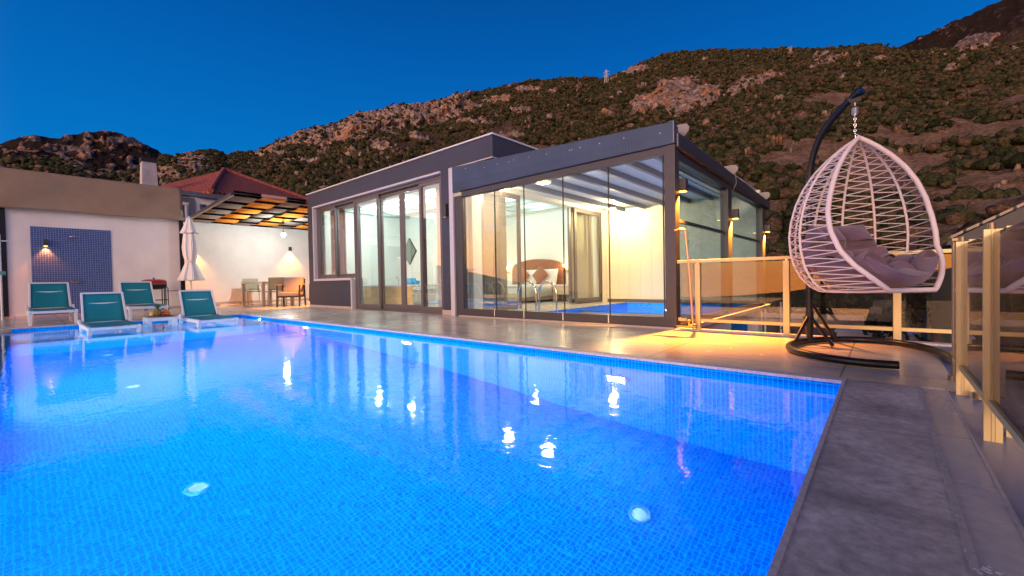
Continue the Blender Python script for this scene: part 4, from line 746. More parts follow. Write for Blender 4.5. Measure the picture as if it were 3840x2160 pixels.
mb = MB(); mb.tube([(px, py, .40), (-.34, 4.82, .04)], .014, 8); mb.tube([(px, py, .26), (-.32, 4.40, .03)], .014, 8); mb.tube([(px, py, .27), (-.585, 4.40, .04)], .014, 8); mb.build("brace", black_metal, egg)
mb = MB(); mb.tube([(px, py, .12), (px, py, .30)], .031, 14); mb.ball((px - .035, py - .01, .24), .012); mb.ball((px - .035, py - .01, .18), .012); mb.build("clamp", black_metal, egg)
mb = MB()
for k in range(9): mb.tube([(-.17 + .021 * math.cos(a), 4.38 + .021 * math.sin(a), 1.935 - .006 * k) for a in np.linspace(0, 2 * math.pi, 13)[:-1]], .003, 5, closed=True)
mb.tube([(-.17, 4.38, 1.955), (-.17, 4.38, 1.985)], .004, 6); mb.tube([(-.17, 4.38, 1.88), (-.17, 4.38, 1.935)], .018, 10); mb.build("spring", mat("grey_steel", (.45, .46, .5), .35, .8), egg)
mb = MB(); z = 1.875
for k in range(7):
    a = 0 if k % 2 else math.pi / 2
    ring = [(-.17 + .007 * math.cos(q) * math.cos(a), 4.38 + .007 * math.cos(q) * math.sin(a), z + .016 * math.sin(q)) for q in np.linspace(0, 2 * math.pi, 11)[:-1]]
    mb.tube(ring, .0028, 5, closed=True); z -= .023
mb.tube([(-.17, 4.38, z + .02), (CX - .02, CY, 1.705)], .004, 6); mb.tube([(-.17, 4.38, z + .02), (CX + .025, CY, 1.70)], .004, 6); mb.build("chain", steel, egg)
PR = [(0, 1.70), (.055, 1.665), (.12, 1.615), (.20, 1.54), (.285, 1.44), (.355, 1.32), (.405, 1.19), (.435, 1.06), (.447, .94), (.44, .82), (.415, .70), (.37, .60), (.31, .525), (.245, .485)]
zz = np.array([p[1] for p in PR]); rr_ = np.array([p[0] for p in PR]) * 1.04; arcl = np.concatenate([[0], np.cumsum(np.hypot(np.diff(zz), np.diff(rr_)))]); arcl /= arcl[-1]
def prof(t): return float(np.interp(t, arcl, rr_)), float(np.interp(t, arcl, zz))
TH0 = -45
def rim(t, side):
    z = 1.70 - (1.70 - .50) * (1 - (1 - t) ** 1.0) if False else float(np.interp(t, arcl, zz)); z = max(z, .50 + (z - .485) * .9)
    phi = float(np.interp(z, [.50, .58, .68, .80, .95, 1.1, 1.7], [22, 33, 46, 57, 64, 67, 67])); r = float(np.interp(z, [.5, .6, .7, .82], [.455, .462, .468, .465])) if z < .82 else prof(t)[0]
    a = R(TH0 + side * phi); return Vector((CX + r * math.cos(a), CY + r * math.sin(a), z))
def rib(t, ang):
    r, z = prof(t); a = R(ang); return Vector((CX + r * math.cos(a), CY + r * math.sin(a), z))
curves = [lambda t: rim(t, 1)] + [(lambda t, A_=A_: rib(t, A_)) for A_ in np.linspace(TH0 + 67, TH0 - 67 + 360, 9)[1:-1]] + [lambda t: rim(t, -1)]
ts = np.linspace(0, 1, 40)
mb = MB(); left = [rim(t, -1) for t in ts]; right = [rim(t, 1) for t in ts]
mb.tube(left + right[::-1], .0175, 12, closed=False); mb.build("rim_frame", cord_w, egg)
for c_ in curves[1:-1]: mb = MB(); mb.tube([c_(t) for t in ts], .0092, 8); mb.build("rib", cord_w, egg)
mb = MB(); mb.tube([(CX + .245 * math.cos(a), CY + .245 * math.sin(a), .485) for a in np.linspace(0, 2 * math.pi, 33)[:-1]], .009, 8, closed=True)
for s_ in (-1, 1): mb.tube([rim(1, s_), (CX + .245 * math.cos(R(TH0 + s_ * 40)), CY + .245 * math.sin(R(TH0 + s_ * 40)), .485)], .010, 8)
mb.build("bottom_ring", cord_w, egg)
mb = MB(); NC = 42
for k in range(len(curves) - 1):
    a_, b_ = curves[k], curves[k + 1]; tt = np.linspace(.06, .99, NC); lo = [a_(t) if i % 2 else b_(t) for i, t in enumerate(tt)]
    for i in range(NC - 1):
        p, q = lo[i], lo[i + 1]; mid_ = (p + q) / 2; cen = Vector((CX, CY, mid_.z)); d = mid_ - cen; mb.tube([p, mid_ + d.normalized() * .004, q], .0042, 5)
mb.build("rope_weave", cord_w, egg)
# cushion: quilted shell following the basket
ax = Vector((math.cos(R(TH0)), math.sin(R(TH0)), 0)); sx_ = Vector((-ax.y, ax.x, 0))
pathc = [(.475, .60), (.41, .55), (.28, .525), (.1, .52), (-.08, .535), (-.21, .60), (-.30, .73), (-.34, .88), (-.34, 1.04)]
pl = np.array(pathc); al = np.concatenate([[0], np.cumsum(np.hypot(*np.diff(pl, axis=0).T))]); al /= al[-1]
def cush(u, v, side):
    a = float(np.interp(v, al, pl[:, 0])); z = float(np.interp(v, al, pl[:, 1]))
    da = float(np.interp(min(1, v + .02), al, pl[:, 0])) - float(np.interp(max(0, v - .02), al, pl[:, 0])); dz = float(np.interp(min(1, v + .02), al, pl[:, 1])) - float(np.interp(max(0, v - .02), al, pl[:, 1]))
    tl = math.hypot(da, dz) or 1; na_, nz_ = dz / tl, -da / tl     # normal towards the sitter
    s_ = u * 2 - 1; wid = .27 + .10 * math.sin(min(1, v * 1.25) * math.pi * .5) - .13 * max(0, v - .72) / .28; x = s_ * wid
    curl = .20 * abs(s_) ** 2.2 * (1 - .35 * v)
    edge = max(0, 1 - abs(s_) ** 6) ** .5 * max(0, 1 - abs(2 * v - 1) ** 8) ** .5
    puff = (abs(math.sin(math.pi * (u * 3))) ** .55) * (abs(math.sin(math.pi * v * 5)) ** .55)
    th_ = (.05 + .15 * puff + .02 * mnoise.noise(Vector((u * 5, v * 9, 1)))) * edge if side > 0 else -.02 * edge
    off = curl + th_
    return Vector((CX, CY, 0)) + ax * (a + na_ * off) + sx_ * x + Vector((0, 0, z + nz_ * off * .95))
mb = MB(); mb.grid(lambda u, v: cush(u, v, 1), 60, 90); mb.grid(lambda u, v: cush(1 - u, v, -1), 30, 40)
o = mb.build("egg_cushion", cushion_m); tag(o, "mauve quilted cushion sitting in the white egg chair", "cushion")
#@@MARK6
# ------------------------------------------------------------------ sun loungers
def make_lounger():
    """origin at the foot end on the floor, body runs towards -x, width along y"""
    t_ = thing("sun_lounger", "", "sun lounger", (0, 0, 0), world=False); W2 = .30
    mb = MB(); mb.box(-1.30, 0, -W2, -W2 + .045, .195, .255); mb.box(-1.30, 0, W2 - .045, W2, .195, .255); mb.box(-.05, .005, -W2 + .045, W2 - .045, .20, .245); mb.box(-1.75, -1.30, -W2 + .04, -W2 + .08, .2, .25); mb.box(-1.75, -1.30, W2 - .08, W2 - .04, .2, .25); mb.box(-1.75, -1.71, -W2 + .08, W2 - .08, .2, .25)
    mb.build("frame", plastic_w, t_, bevel=.012)
    for s_ in (-1, 1):
        for x in (-.06, -1.28):
            mb = MB(); mb.hexa([(x - .03, s_ * (W2 - .03) - .02, 0), (x + .03, s_ * (W2 - .03) - .02, 0), (x + .03, s_ * (W2 - .03) + .02, 0), (x - .03, s_ * (W2 - .03) + .02, 0), (x - .045, s_ * (W2 - .03) - .024, .2), (x + .045, s_ * (W2 - .03) - .024, .2), (x + .045, s_ * (W2 - .03) + .024, .2), (x - .045, s_ * (W2 - .03) + .024, .2)]); mb.build("leg", plastic_w, t_, bevel=.006)
    mb = MB(); mb.grid(lambda u, v: (-1.20 + 1.15 * u, -W2 + .03 + (2 * W2 - .06) * v, .262 - .012 * math.sin(math.pi * v)), 10, 8); mb.build("seat_sling", teal, t_, solid=.004)
    # backrest raised
    b0 = Vector((-1.10, 0, .27)); b1 = Vector((-1.42, 0, .735)); d = (b1 - b0); bw0, bw1 = .262, .25
    br = mb = MB(); mb.bar(b0 + Vector((0, -bw0, 0)), b1 + Vector((0, -bw1, 0)), .03, .03); mb.bar(b0 + Vector((0, bw0, 0)), b1 + Vector((0, bw1, 0)), .03, .03); mb.bar(b1 + Vector((0, -bw1 - .01, 0)), b1 + Vector((0, bw1 + .01, 0)), .03, .03)
    fr = mb.build("backrest_frame", plastic_w, t_, bevel=.006)
    mb = MB(); mb.grid(lambda u, v: tuple(b0 + d * v + Vector((.0, (u * 2 - 1) * (bw0 - .01) * (1 - .04 * v), 0)) + Vector((-.02 * math.sin(math.pi * u), 0, 0))), 8, 8); mb.build("back_sling", teal, t_, solid=.004)
    mb = MB(); mid = b0 + d * .62; mb.bar(mid + Vector((-.03, -.2, 0)), (-1.62, -.2, .25), .025, .02); mb.bar(mid + Vector((-.03, .2, 0)), (-1.62, .2, .25), .025, .02); mb.bar(mid + Vector((-.03, -.2, 0)), mid + Vector((-.03, .2, 0)), .03, .03); mb.bar((-1.62, -.2, .25), (-1.62, .2, .25), .03, .03); mb.build("prop", plastic_w, t_)
    for s_ in (-1, 1): mb = MB(); mb.hexa([(-1.25, s_ * W2 - .02, .25), (-1.02, s_ * W2 - .02, .25), (-1.02, s_ * W2 + .02, .25), (-1.25, s_ * W2 + .02, .25), (-1.22, s_ * W2 - .015, .31), (-1.12, s_ * W2 - .015, .32), (-1.12, s_ * W2 + .015, .32), (-1.22, s_ * W2 + .015, .31)]); mb.build("hinge", plastic_w, t_, bevel=.006)
    return t_
LZ0 = LZ
l0 = make_lounger()
spots = [((-10.75, .355, 0), "teal lounger on the deck before the mosaic shower wall, leftmost of the four"), ((-8.60, .90, LZ0), "teal lounger standing in the shallow water at the left, nearest the camera"), ((-10.75, 1.62, 0), "teal lounger on the deck in front of the red barbecue"), ((-8.60, 2.21, LZ0), "teal lounger standing in the shallow water right of the fruit table")]
for i, (p, lb) in enumerate(spots):
    o = l0 if i == 0 else copy_tree(l0); o.location = p; o["label"] = lb; o["group"] = "teal sling sun loungers by the pool"

# side table with fruit on the ledge
tb = thing("side_table", "low white plastic table with open sides standing in the shallow water between the loungers", "side table", (-9.45, 1.57, LZ0))
y0, y1, x0, x1, zt = 1.36, 1.78, -9.65, -9.30, .10
mb = MB(); mb.box(x0, x1, y0, y1, zt - .02, zt); mb.build("table_top", plastic_w, tb, bevel=.006)
for yy in (y0, y1 - .07):
    for xx_ in (x0, x1 - .03): mb = MB(); mb.box(xx_, xx_ + .03, yy, yy + .07, LZ0, zt - .02); mb.build("leg", plastic_w, tb, bevel=.006)
mb = MB(); mb.box(x1 - .03, x1 - .005, y0 + .07, y1 - .07, zt - .06, zt - .02); mb.box(x1 - .03, x1 - .005, y0 + .07, y1 - .07, zt - .20, zt - .15); mb.build("apron", plastic_w, tb)
tray = MB(); tray.lathe([(.001, 0), (.16, 0), (.19, .018), (.185, .02), (.155, .006), (.001, .006)], (0, 0, 0), 28); tr_ = tray.build("fruit_platter", mat("dark_platter", (.12, .09, .08), .4), loc=(-9.45, 1.58, zt)); tag(tr_, "dark round platter of fruit on the low white table", "platter")
pin = thing("pineapple", "whole pineapple with spiky green crown on the fruit platter", "pineapple", (-9.42, 1.53, zt))
mb = MB(); mb.lathe([(.001, .006), (.04, .01), (.055, .05), (.057, .09), (.045, .13), (.015, .15)], (-9.42, 1.53, zt), 16, mod=lambda a, j: 1 + .05 * math.cos(8 * a + j * 1.5)); mb.build("body", mat("pineapple_skin", (.22, .15, .04), .8, noise=.6, nscale=90, bump=1, bscale=120), pin)
mb = MB()
for k in range(20):
    a = k * 2.4; rr0 = .02 + .035 * (k / 20); h = .24 - .004 * k; b0 = (-9.42, 1.53, zt + .14); tip = (b0[0] + rr0 * math.cos(a) * 1.3, b0[1] + rr0 * math.sin(a) * 1.3, zt + h); mb.tube([b0, ((b0[0] + tip[0]) / 2, (b0[1] + tip[1]) / 2, zt + .19), tip], .006, 4, radii=[.007, .007, .001])
mb.build("leaf_crown", mat("pineapple_leaf", (.03, .09, .03), .6), pin)
for x, y, r_, col, nm, lb in [(-9.42, 1.63, .036, (.7, .14, .02), "orange_fruit", "orange at the front of the fruit heap"), (-9.45, 1.68, .034, (.75, .2, .03), "orange_fruit", "orange at the right of the fruit heap"), (-9.40, 1.60, .03, (.5, .03, .02), "apple", "red apple beside the pineapple"), (-9.47, 1.62, .036, (.7, .12, .02), "orange_fruit", "orange at the back of the fruit heap"), (-9.50, 1.66, .032, (.6, .05, .02), "apple", "red apple at the back of the platter"), (-9.40, 1.67, .028, (.6, .08, .02), "apple", "small red apple at the right rim of the platter"), (-9.42, 1.455, .035, (.75, .5, .05), "lemon", "yellow lemon left of the pineapple"), (-9.47, 1.475, .03, (.75, .45, .05), "lemon", "yellow lemon behind the pineapple")]:
    o = MB().ball((0, 0, r_), r_, n=16, m=10).build(nm, mat("fruit_%s_%d" % (nm, int(r_ * 1000)), col, .4), loc=(x, y, zt + .02)); tag(o, lb, "fruit", "fruit on the platter")
o = MB().ball((0, 0, .03), .034, n=16, m=10).build("orange_fruit", mat("fruit_top", (.75, .2, .04), .4), loc=(-9.44, 1.645, zt + .072)); tag(o, "orange lying on top of the fruit heap", "fruit", "fruit on the platter")

# ------------------------------------------------------------------ left wall with mosaic shower
XW = -15.2
lw = thing("shower_wall", "white garden wall with a blue mosaic shower panel and a dark corner post", "wall", (XW, 1.4, 0))
mb = MB(); mb.box(XW - .25, XW, -.20, 3.0, 0, 2.9); mb.build("wall", white_wall, lw); mb = MB(); mb.box(-16.63, XW - .25, 2.85, 3.0, 0, 2.7); mb.build("return_wall", white_wall, lw)
mosp = mosaic("mosaic_panel", "yz", .045, (.012, .042, .20), (.028, .08, .31), (.24, .30, .46), .10, .3, .5)
mb = MB(); mb.box(XW, XW + .012, .17, 1.565, 0.001, 2.11); mb.build("mosaic_panel", mosp, lw)
mb = MB(); mb.box(XW - .02, XW + .05, 3.0, 3.10, 0, 2.62); mb.box(XW - .05, XW + .03, -.32, -.20, 0, 2.9); mb.build("corner_post", black_metal, lw)
mb = MB(); mb.box(XW, XW + .02, 1.57, 3.0, 0.0, .07); mb.build("plinth", mat("plinth_stone"), lw)
shw = thing("wall_shower", "chrome shower head and mixer on the blue mosaic panel", "shower", (XW, .88, 1.9))
mb = MB(); mb.tube([(XW + .012, .88, 1.93), (XW + .25, .88, 1.93), (XW + .27, .88, 1.90)], .012, 8); mb.build("arm", steel, shw)
mb = MB(); mb.lathe([(.02, .03), (.11, .012), (.11, 0), (.001, 0)], (XW + .27, .88, 1.87), 20); mb.build("shower_head", steel, shw)
mb = MB(); mb.box(XW + .012, XW + .06, .82, .97, .77, .83); mb.build("mixer", steel, shw, bevel=.008)
box_lamp(XW + .012, .41, 1.73, (1, 0), "lit dark box lamp on the blue mosaic panel", None, e=70, spot=95, col=(1, .22, .04), h=.16)
# beige tarp above the wall
def tarp(u, v):
    y = -1.6 + 4.68 * u; z = 3.41 - .92 * v; x = XW + .06 + .10 * v + .014 * math.sin(y * 4 + v * 3) * math.sin(math.pi * v) + .02 * mnoise.noise(Vector((y * 1.2, v * 3, 0)))
    return (x - XW, y, z + .012 * math.sin(y * 3) * v)
mb = MB(); mb.grid(tarp, 60, 16); o = mb.build("beige_tarp", beige_fab, solid=.01, loc=(XW, 0, 0)); tag(o, "long beige tarpaulin hung along the top of the white shower wall", "tarpaulin")
# second wall
XB = -16.63
bwl = thing("terrace_wall", "tall white rendered wall behind the dining set, under the woven canopy", "wall", (XB, 6, 0))
mb = MB(); mb.box(XB - .2, XB, 3.0, 12.0, 0, 2.78); mb.build("wall", white_wall, bwl)
mb = MB(); mb.box(XB, XB + .02, 3.0, 12.0, 0, .08); mb.build("plinth", mat("plinth_stone"), bwl)
box_lamp(XB, 6.57, 1.93, (1, 0), "lit dark box lamp on the white wall above the dining set", None, e=330, spot=100, col=(1, .36, .05), h=.16, d=.10)
box_lamp(XB, 3.55, 1.93, (1, 0), "lit dark box lamp on the white wall hidden behind the closed parasol", None, e=330, spot=100, col=(1, .36, .05), h=.16, d=.10)
mb = MB(); mb.box(-15.9, XW + .02, 2.2, 3.6, 0, .0); 
stp = MB(); stp.box(-16.6, -15.4, 3.12, 4.0, 0.001, .06); o = stp.build("low_step", mat("plinth_stone")); tag(o, "low pale step between the two white walls", "step")

# woven canopy
cano = thing("woven_canopy", "sloping canopy of grey and orange cloth ribbons woven through dark slats", "canopy", (-14.2, 5.2, 2.6))
xa, xb = -16.6, -11.95; cz = lambda x: 2.68 + (x - xa) / (xb - xa) * .17
mb = MB(); mb.bar((xa, 3.42, cz(xa)), (xb, 3.42, cz(xb)), .05, .07); mb.build("side_beam", alu_dark, cano)
mb = MB(); mb.bar((xa, 3.455, cz(xa) - .025), (xb, 3.455, cz(xb) - .025), .02, .02); mb.build("beam_trim", mat("tan_trim", (.6, .42, .25), .6), cano)
ns = 10; sxs = [xa + .12 + (xb - xa - .2) * i / (ns - 1) for i in range(ns)]; Y0, Y1 = 3.45, 7.85
for x in sxs: mb = MB(); mb.box(x - .14, x + .14, Y0, Y1 if x < -12.1 else 5.18, cz(x) - .005, cz(x) + .005); mb.build("slat", mat("black_slat", (.006, .006, .008), 1, spec=0), cano)
cg = mat("grey_cloth", (.24, .21, .19), 1, spec=0, noise=.05); co_ = mat("orange_cloth", (.85, .33, .06), 1, spec=0, noise=.05)
wR = .62; nr_ = 7
for j in range(nr_):
    ya, yb = Y0 + j * wR + .005, Y0 + (j + 1) * wR - .005
    xe = xb if ya < 5.15 else -12.05
    def fn(u, v, j=j, ya=ya, yb=yb, xe=xe):
        x = xa + .02 + (xe - xa + .05) * u; ph = (x - sxs[0]) / (sxs[1] - sxs[0]); w = math.cos(math.pi * (ph + j)) 
        return (x, ya + (min(yb, 5.19) if xe == xb else yb) * v - ya * v, cz(x) - .018 * w)
    mb = MB(); mb.grid(fn, 160, 2); mb.build("cloth_ribbon", cg if j % 2 == 0 else co_, cano, solid=.004)
for j in range(3):
    mb = MB(); mb.box(xb - .005, xb + .012, Y0 + j * wR + .01, min(Y0 + (j + 1) * wR - .01, 5.18), cz(xb) - .03, cz(xb) + .085); mb.build("end_flap", mat("pink_cloth", (.62, .36, .30), 1, spec=0) if j == 1 else mat("black_slat"), cano)
hb_ = thing("hanging_bulb", "bare bright white bulb hanging from the woven canopy", "hanging light", (-14.6, 5.59, 2.25))
mb = MB(); mb.tube([(-14.6, 5.59, 2.75), (-14.6, 5.59, 2.33)], .006, 6); mb.ball((-14.6, 5.59, 2.66), .03); mb.build("cord", black_metal, hb_)
mb = MB(); mb.lathe([(.02, .08), (.03, .05), (.03, .0)], (-14.6, 5.59, 2.27), 14); mb.build("socket", mat("grey_steel"), hb_)
mb = MB(); mb.ball((-14.6, 5.59, 2.23), .065); mb.build("bulb", mat("cold_bulb", (1, 1, 1), .4, emit=(.85, 1, .95), estr=60), hb_); lamp("bulb_light", 'POINT', (-14.6, 5.59, 2.12), 165, (.90, 1, .95), hb_, .06)

# closed parasol
um = thing("closed_parasol", "closed white parasol tied at the waist beside the corner of the white walls", "parasol", (-14.6, 3.12, 0))
fold = lambda k, d: (lambda a, j: 1 + d * math.cos(k * a + j * .12) + d * .5 * math.cos((k * 2 + 1) * a + 1))
mb = MB(); mb.tube([(-14.6, 3.12, .02), (-14.6, 3.12, 2.5)], .02, 10); mb.build("pole", plastic_w, um)
mb = MB(); mb.lathe([(.01, 2.57), (.05, 2.52), (.09, 2.38), (.15, 2.20), (.20, 2.10), (.19, 2.09), (.10, 2.12)], (-14.6, 3.12, 0), 72, mod=fold(8, .12)); mb.build("top_valance", mat("parasol_cloth", (.82, .80, .82), .8), um)
mb = MB(); mb.lathe([(.06, 2.45), (.11, 2.2), (.14, 1.95), (.165, 1.7), (.15, 1.5), (.12, 1.36), (.105, 1.30), (.13, 1.22), (.18, 1.08), (.235, .92), (.285, .79), (.27, .78), (.15, .85)], (-14.6, 3.12, 0), 96, mod=fold(8, .11)); mb.build("canopy", mat("parasol_cloth", (.82, .80, .82), .8), um)
mb = MB(); mb.lathe([(.122, 1.28), (.126, 1.31), (.122, 1.34)], (-14.6, 3.12, 0), 40); mb.build("strap", white_paint, um)
mb = MB(); mb.lathe([(.001, .07), (.05, .08), (.22, .05), (.24, .0)], (-14.6, 3.12, 0), 24); mb.build("foot", mat("grey_stone", (.3, .3, .3), .8), um)

# barbecue
bb = thing("barbecue", "red and black barrel barbecue on thin black legs by the white wall", "barbecue", (-14.7, 2.35, 0))
def barrel(z0, up, m, nm):
    mb = MB(); n = 12; ys = np.linspace(2.08, 2.58, 14)
    vs = []
    for y in ys:
        k = 1 - .25 * abs((y - 2.33) / .25) ** 4
        for i in range(n + 1): a = math.pi * i / n; vs.append((-14.72 + .19 * math.cos(a) * k, y, z0 + up * .13 * math.sin(a) * k))
    m_ = n + 1; mb.add(vs, [(j * m_ + i, j * m_ + i + 1, (j + 1) * m_ + i + 1, (j + 1) * m_ + i) for j in range(13) for i in range(n)] + [tuple(range(m_)), tuple(13 * m_ + i for i in range(m_ - 1, -1, -1))], True); return mb.build(nm, m, bb)
barrel(.70, 1, mat("red_enamel", (.38, .02, .015), .3, coat=.5), "lid"); barrel(.695, -1.1, mat("black_enamel", (.012, .012, .012), .35), "bowl")
mb = MB(); mb.tube([(-14.72, 2.33, .83), (-14.72, 2.33, .87)], .02, 8); mb.build("handle", black_metal, bb)
for yy in (2.15, 2.52, 2.60):
    for x in (-14.86, -14.58): mb = MB(); mb.tube([(x, yy, .0), (x, yy, .58), (x + (.04 if x < -14.7 else -.04), yy - .03, .62)], .012, 8); mb.build("leg", black_metal, bb)
mb = MB(); mb.box(-14.88, -14.56, 2.12, 2.60, .26, .28); mb.box(-14.80, -14.62, 2.60, 2.95, .50, .515); mb.build("shelf", black_metal, bb)

# dining set
dt = thing("dining_table", "light taupe dining table with thick square legs by the white wall", "dining table", (-14.4, 4.9, 0)); taupe = mat("taupe_paint", (.40, .33, .27), .5)
tx0, tx1, ty0, ty1 = -15.5, -13.7, 4.62, 5.5
mb = MB(); mb.box(tx0, tx1, ty0, ty1, .66, .72); mb.build("table_top", taupe, dt, bevel=.006)
for x in (tx0, tx1 - .08):
    for y in (ty0, ty1 - .08): mb = MB(); mb.box(x, x + .08, y, y + .08, 0, .66); mb.build("leg", taupe, dt, bevel=.004)
def make_chair(label):
    c = thing("dining_chair", label, "dining chair", (0, 0, 0), world=False, group="sage dining chairs"); sg = mat("sage_frame", (.42, .42, .30), .5); sl = mat("sage_sling", (.34, .33, .24), .7)
    for s_ in (-1, 1):
        mb = MB(); mb.bar((.24, s_ * .25, 0), (.20, s_ * .25, .62), .03, .03); mb.build("leg", sg, c); mb = MB(); mb.bar((-.24, s_ * .25, 0), (-.26, s_ * .25, .42), .03, .03); mb.build("leg", sg, c)
        mb = MB(); mb.bar((.22, s_ * .25, .62), (-.27, s_ * .25, .62), .04, .02); mb.build("armrest", sg, c)
        mb = MB(); mb.bar((-.22, s_ * .23, .40), (-.31, s_ * .23, .84), .03, .03); mb.build("back_post", sg, c)
    mb = MB(); mb.box(-.24, .24, -.24, .24, .40, .43); mb.build("seat", sl, c, bevel=.008)
    mb = MB(); mb.grid(lambda u, v: (-.23 - .085 * v - .015 * math.sin(math.pi * u), -.23 + .46 * u, .46 + .38 * v), 8, 6); mb.build("backrest", sl, c, solid=.006); return c
ch = make_chair("sage green sling chair at the near long side of the dining table"); ch.location = (-13.95, 5.05, 0); ch.rotation_euler = (0, 0, R(175))
c2 = copy_tree(ch); c2["label"] = "sage green sling chair half hidden behind the dining table, by the white wall"; c2.location = (-15.9, 5.1, 0); c2.rotation_euler = (0, 0, R(0))
c3 = copy_tree(ch); c3["label"] = "sage green sling chair at the villa end of the dining table"; c3.location = (-14.7, 5.75, 0); c3.rotation_euler = (0, 0, R(-90))
def make_arm(label):
    c = thing("armchair", label, "armchair", (0, 0, 0), world=False, group="cushioned lounge armchairs"); bk = black_metal; cu = mat("grey_upholstery", (.27, .23, .23), .85, noise=.08, nscale=14)
    for s_ in (-1, 1):
        mb = MB(); mb.bar((.28, s_ * .29, 0), (.24, s_ * .29, .60), .035, .035); mb.build("leg", bk, c); mb = MB(); mb.bar((-.30, s_ * .29, 0), (-.24, s_ * .29, .60), .035, .035); mb.build("leg", bk, c)
        mb = MB(); mb.box(-.30, .28, s_ * .29 - .03, s_ * .29 + .03, .60, .625); mb.build("armrest", wood, c, bevel=.006)
    mb = MB(); mb.box(-.28, .27, -.275, .275, .26, .30); mb.bar((-.24, -.27, .3), (-.36, -.27, .78), .03, .03); mb.bar((-.24, .27, .3), (-.36, .27, .78), .03, .03); mb.build("frame", bk, c)
    mb = MB(); mb.box(-.24, .30, -.265, .265, .30, .415); mb.build("seat_cushion", cu, c, bevel=.03)
    mb = MB(); mb.hexa([(-.27, -.265, .41), (-.13, -.265, .41), (-.13, .265, .41), (-.27, .265, .41), (-.40, -.265, .83), (-.26, -.265, .83), (-.26, .265, .83), (-.40, .265, .83)]); mb.build("back_cushion", cu, c, bevel=.04); return c
a1 = make_arm("black-framed armchair with mauve-grey cushions beside the villa's left corner"); a1.location = (-12.75, 5.05, 0); a1.rotation_euler = (0, 0, R(-38))
a2 = copy_tree(a1); a2["label"] = "armchair mostly hidden behind the villa's left corner"; a2.location = (-13.3, 6.2, 0); a2.rotation_euler = (0, 0, R(-40))
o = MB().box(-.35, .35, -.06, .06, .0, .10).build("low_kerb", white_paint, loc=(-12.45, 5.55, 0)); tag(o, "short white kerb on the floor under the armchair", "kerb")
#@@MARK7
# ------------------------------------------------------------------ neighbours on the left
nb = thing("neighbour_house", "white neighbouring house with grey trims and an overhanging dark roof slab above the wall", "house", (-20, 3.8, 0))
mb = MB(); mb.box(-24, -20.0, -4, 5.35, -2, 4.05); mb.build("wall", white_wall, nb)
mb = MB(); mb.box(-24.3, -19.8, -4, 5.46, 4.05, 4.22); mb.build("roof_slab", mat("grey_slab", (.10, .12, .17), .8, noise=.25, nscale=5), nb)
gt = mat("grey_trim", (.10, .12, .16), .7)
mb = MB(); mb.box(-19.99, -19.93, 3.9, 4.46, 3.84, 3.98); mb.box(-19.99, -19.93, 4.28, 4.46, 2.9, 3.84); mb.build("window_surround", gt, nb)
mb = MB(); mb.box(-19.99, -19.90, 3.95, 4.20, 3.70, 3.76); mb.box(-19.99, -19.90, 4.14, 4.20, 3.15, 3.70); mb.box(-19.99, -19.88, 3.9, 4.25, 3.08, 3.15); w0 = mb.build("window", white_paint, nb)
mb = MB(); mb.box(-19.985, -19.95, 3.9, 4.14, 3.15, 3.70); child(mb, "pane", mat("dark_pane", (.03, .045, .07), .15), w0, nb)
mb = MB(); mb.box(-19.99, -19.96, 4.62, 4.84, 3.60, 3.80); mb.build("vent_frame", gt, nb)
mb = MB(); mb.tube([(-19.95, 4.73 + .05 * math.cos(a), 3.69 + .06 * math.sin(a)) for a in np.linspace(0, math.pi, 9)], .02, 6); mb.build("vent_arch", black_metal, nb)
mb = MB()
for k in range(7): mb.box(-19.99, -19.955, 4.45 + .19 * k, 4.60 + .19 * k, 2.98 + .15 * k, 3.07 + .15 * k)
mb.build("step_trim", mat("black_slat"), nb)
ch_ = thing("chimney", "square white chimney with a dark cap rising behind the tarpaulin", "chimney", (-24.5, 3.8, 4))
mb = MB(); mb.hexa([(-24.8, 3.52, 4.2), (-24.2, 3.52, 4.2), (-24.2, 4.12, 4.2), (-24.8, 4.12, 4.2), (-24.75, 3.58, 6.1), (-24.25, 3.58, 6.1), (-24.25, 4.06, 6.1), (-24.75, 4.06, 6.1)]); mb.build("stack", mat("chimney_render", (.46, .43, .46), .85, noise=.25, nscale=3), ch_)
mb = MB(); mb.box(-24.78, -24.22, 3.55, 4.09, 6.1, 6.28); mb.build("cap", mat("soot", (.02, .02, .03), .9), ch_)
# red hipped roof
rh = thing("red_roof_house", "house with a large red tiled hip roof behind the canopy", "house", (-28, 9, 0))
rt = bpy.data.materials.new("red_tiles"); rt.use_nodes = True; t = rt.node_tree; b = t.nodes["Principled BSDF"]; b.inputs["Roughness"].default_value = .8
tcn = N(t, "ShaderNodeUVMap"); mpn = N(t, "ShaderNodeMapping"); t.links.new(tcn.outputs[0], mpn.inputs[0])
br = N(t, "ShaderNodeTexBrick", offset=.5); br.inputs["Scale"].default_value = 1; br.inputs["Brick Width"].default_value = .22; br.inputs["Row Height"].default_value = .33; br.inputs["Mortar Size"].default_value = .03; br.inputs["Color1"].default_value = (.55, .125, .055, 1); br.inputs["Color2"].default_value = (.40, .08, .04, 1); br.inputs["Mortar"].default_value = (.05, .012, .012, 1)
t.links.new(mpn.outputs[0], br.inputs["Vector"]); t.links.new(br.outputs["Color"], b.inputs["Base Color"]); bpn = N(t, "ShaderNodeBump", i_Strength=.7, i_Distance=.06); t.links.new(br.outputs["Color"], bpn.inputs["Height"]); t.links.new(bpn.outputs[0], b.inputs["Normal"])
ap = Vector((-28, 7.66, 7.14)); ap2 = Vector((-33, 8.2, 7.14))
e0 = Vector((-23.5, 4.0, 4.85)); e1 = Vector((-23.5, 12.6, 4.85)); e2 = Vector((-38, 12.6, 4.85)); e3 = Vector((-38, 1.5, 4.85)); 
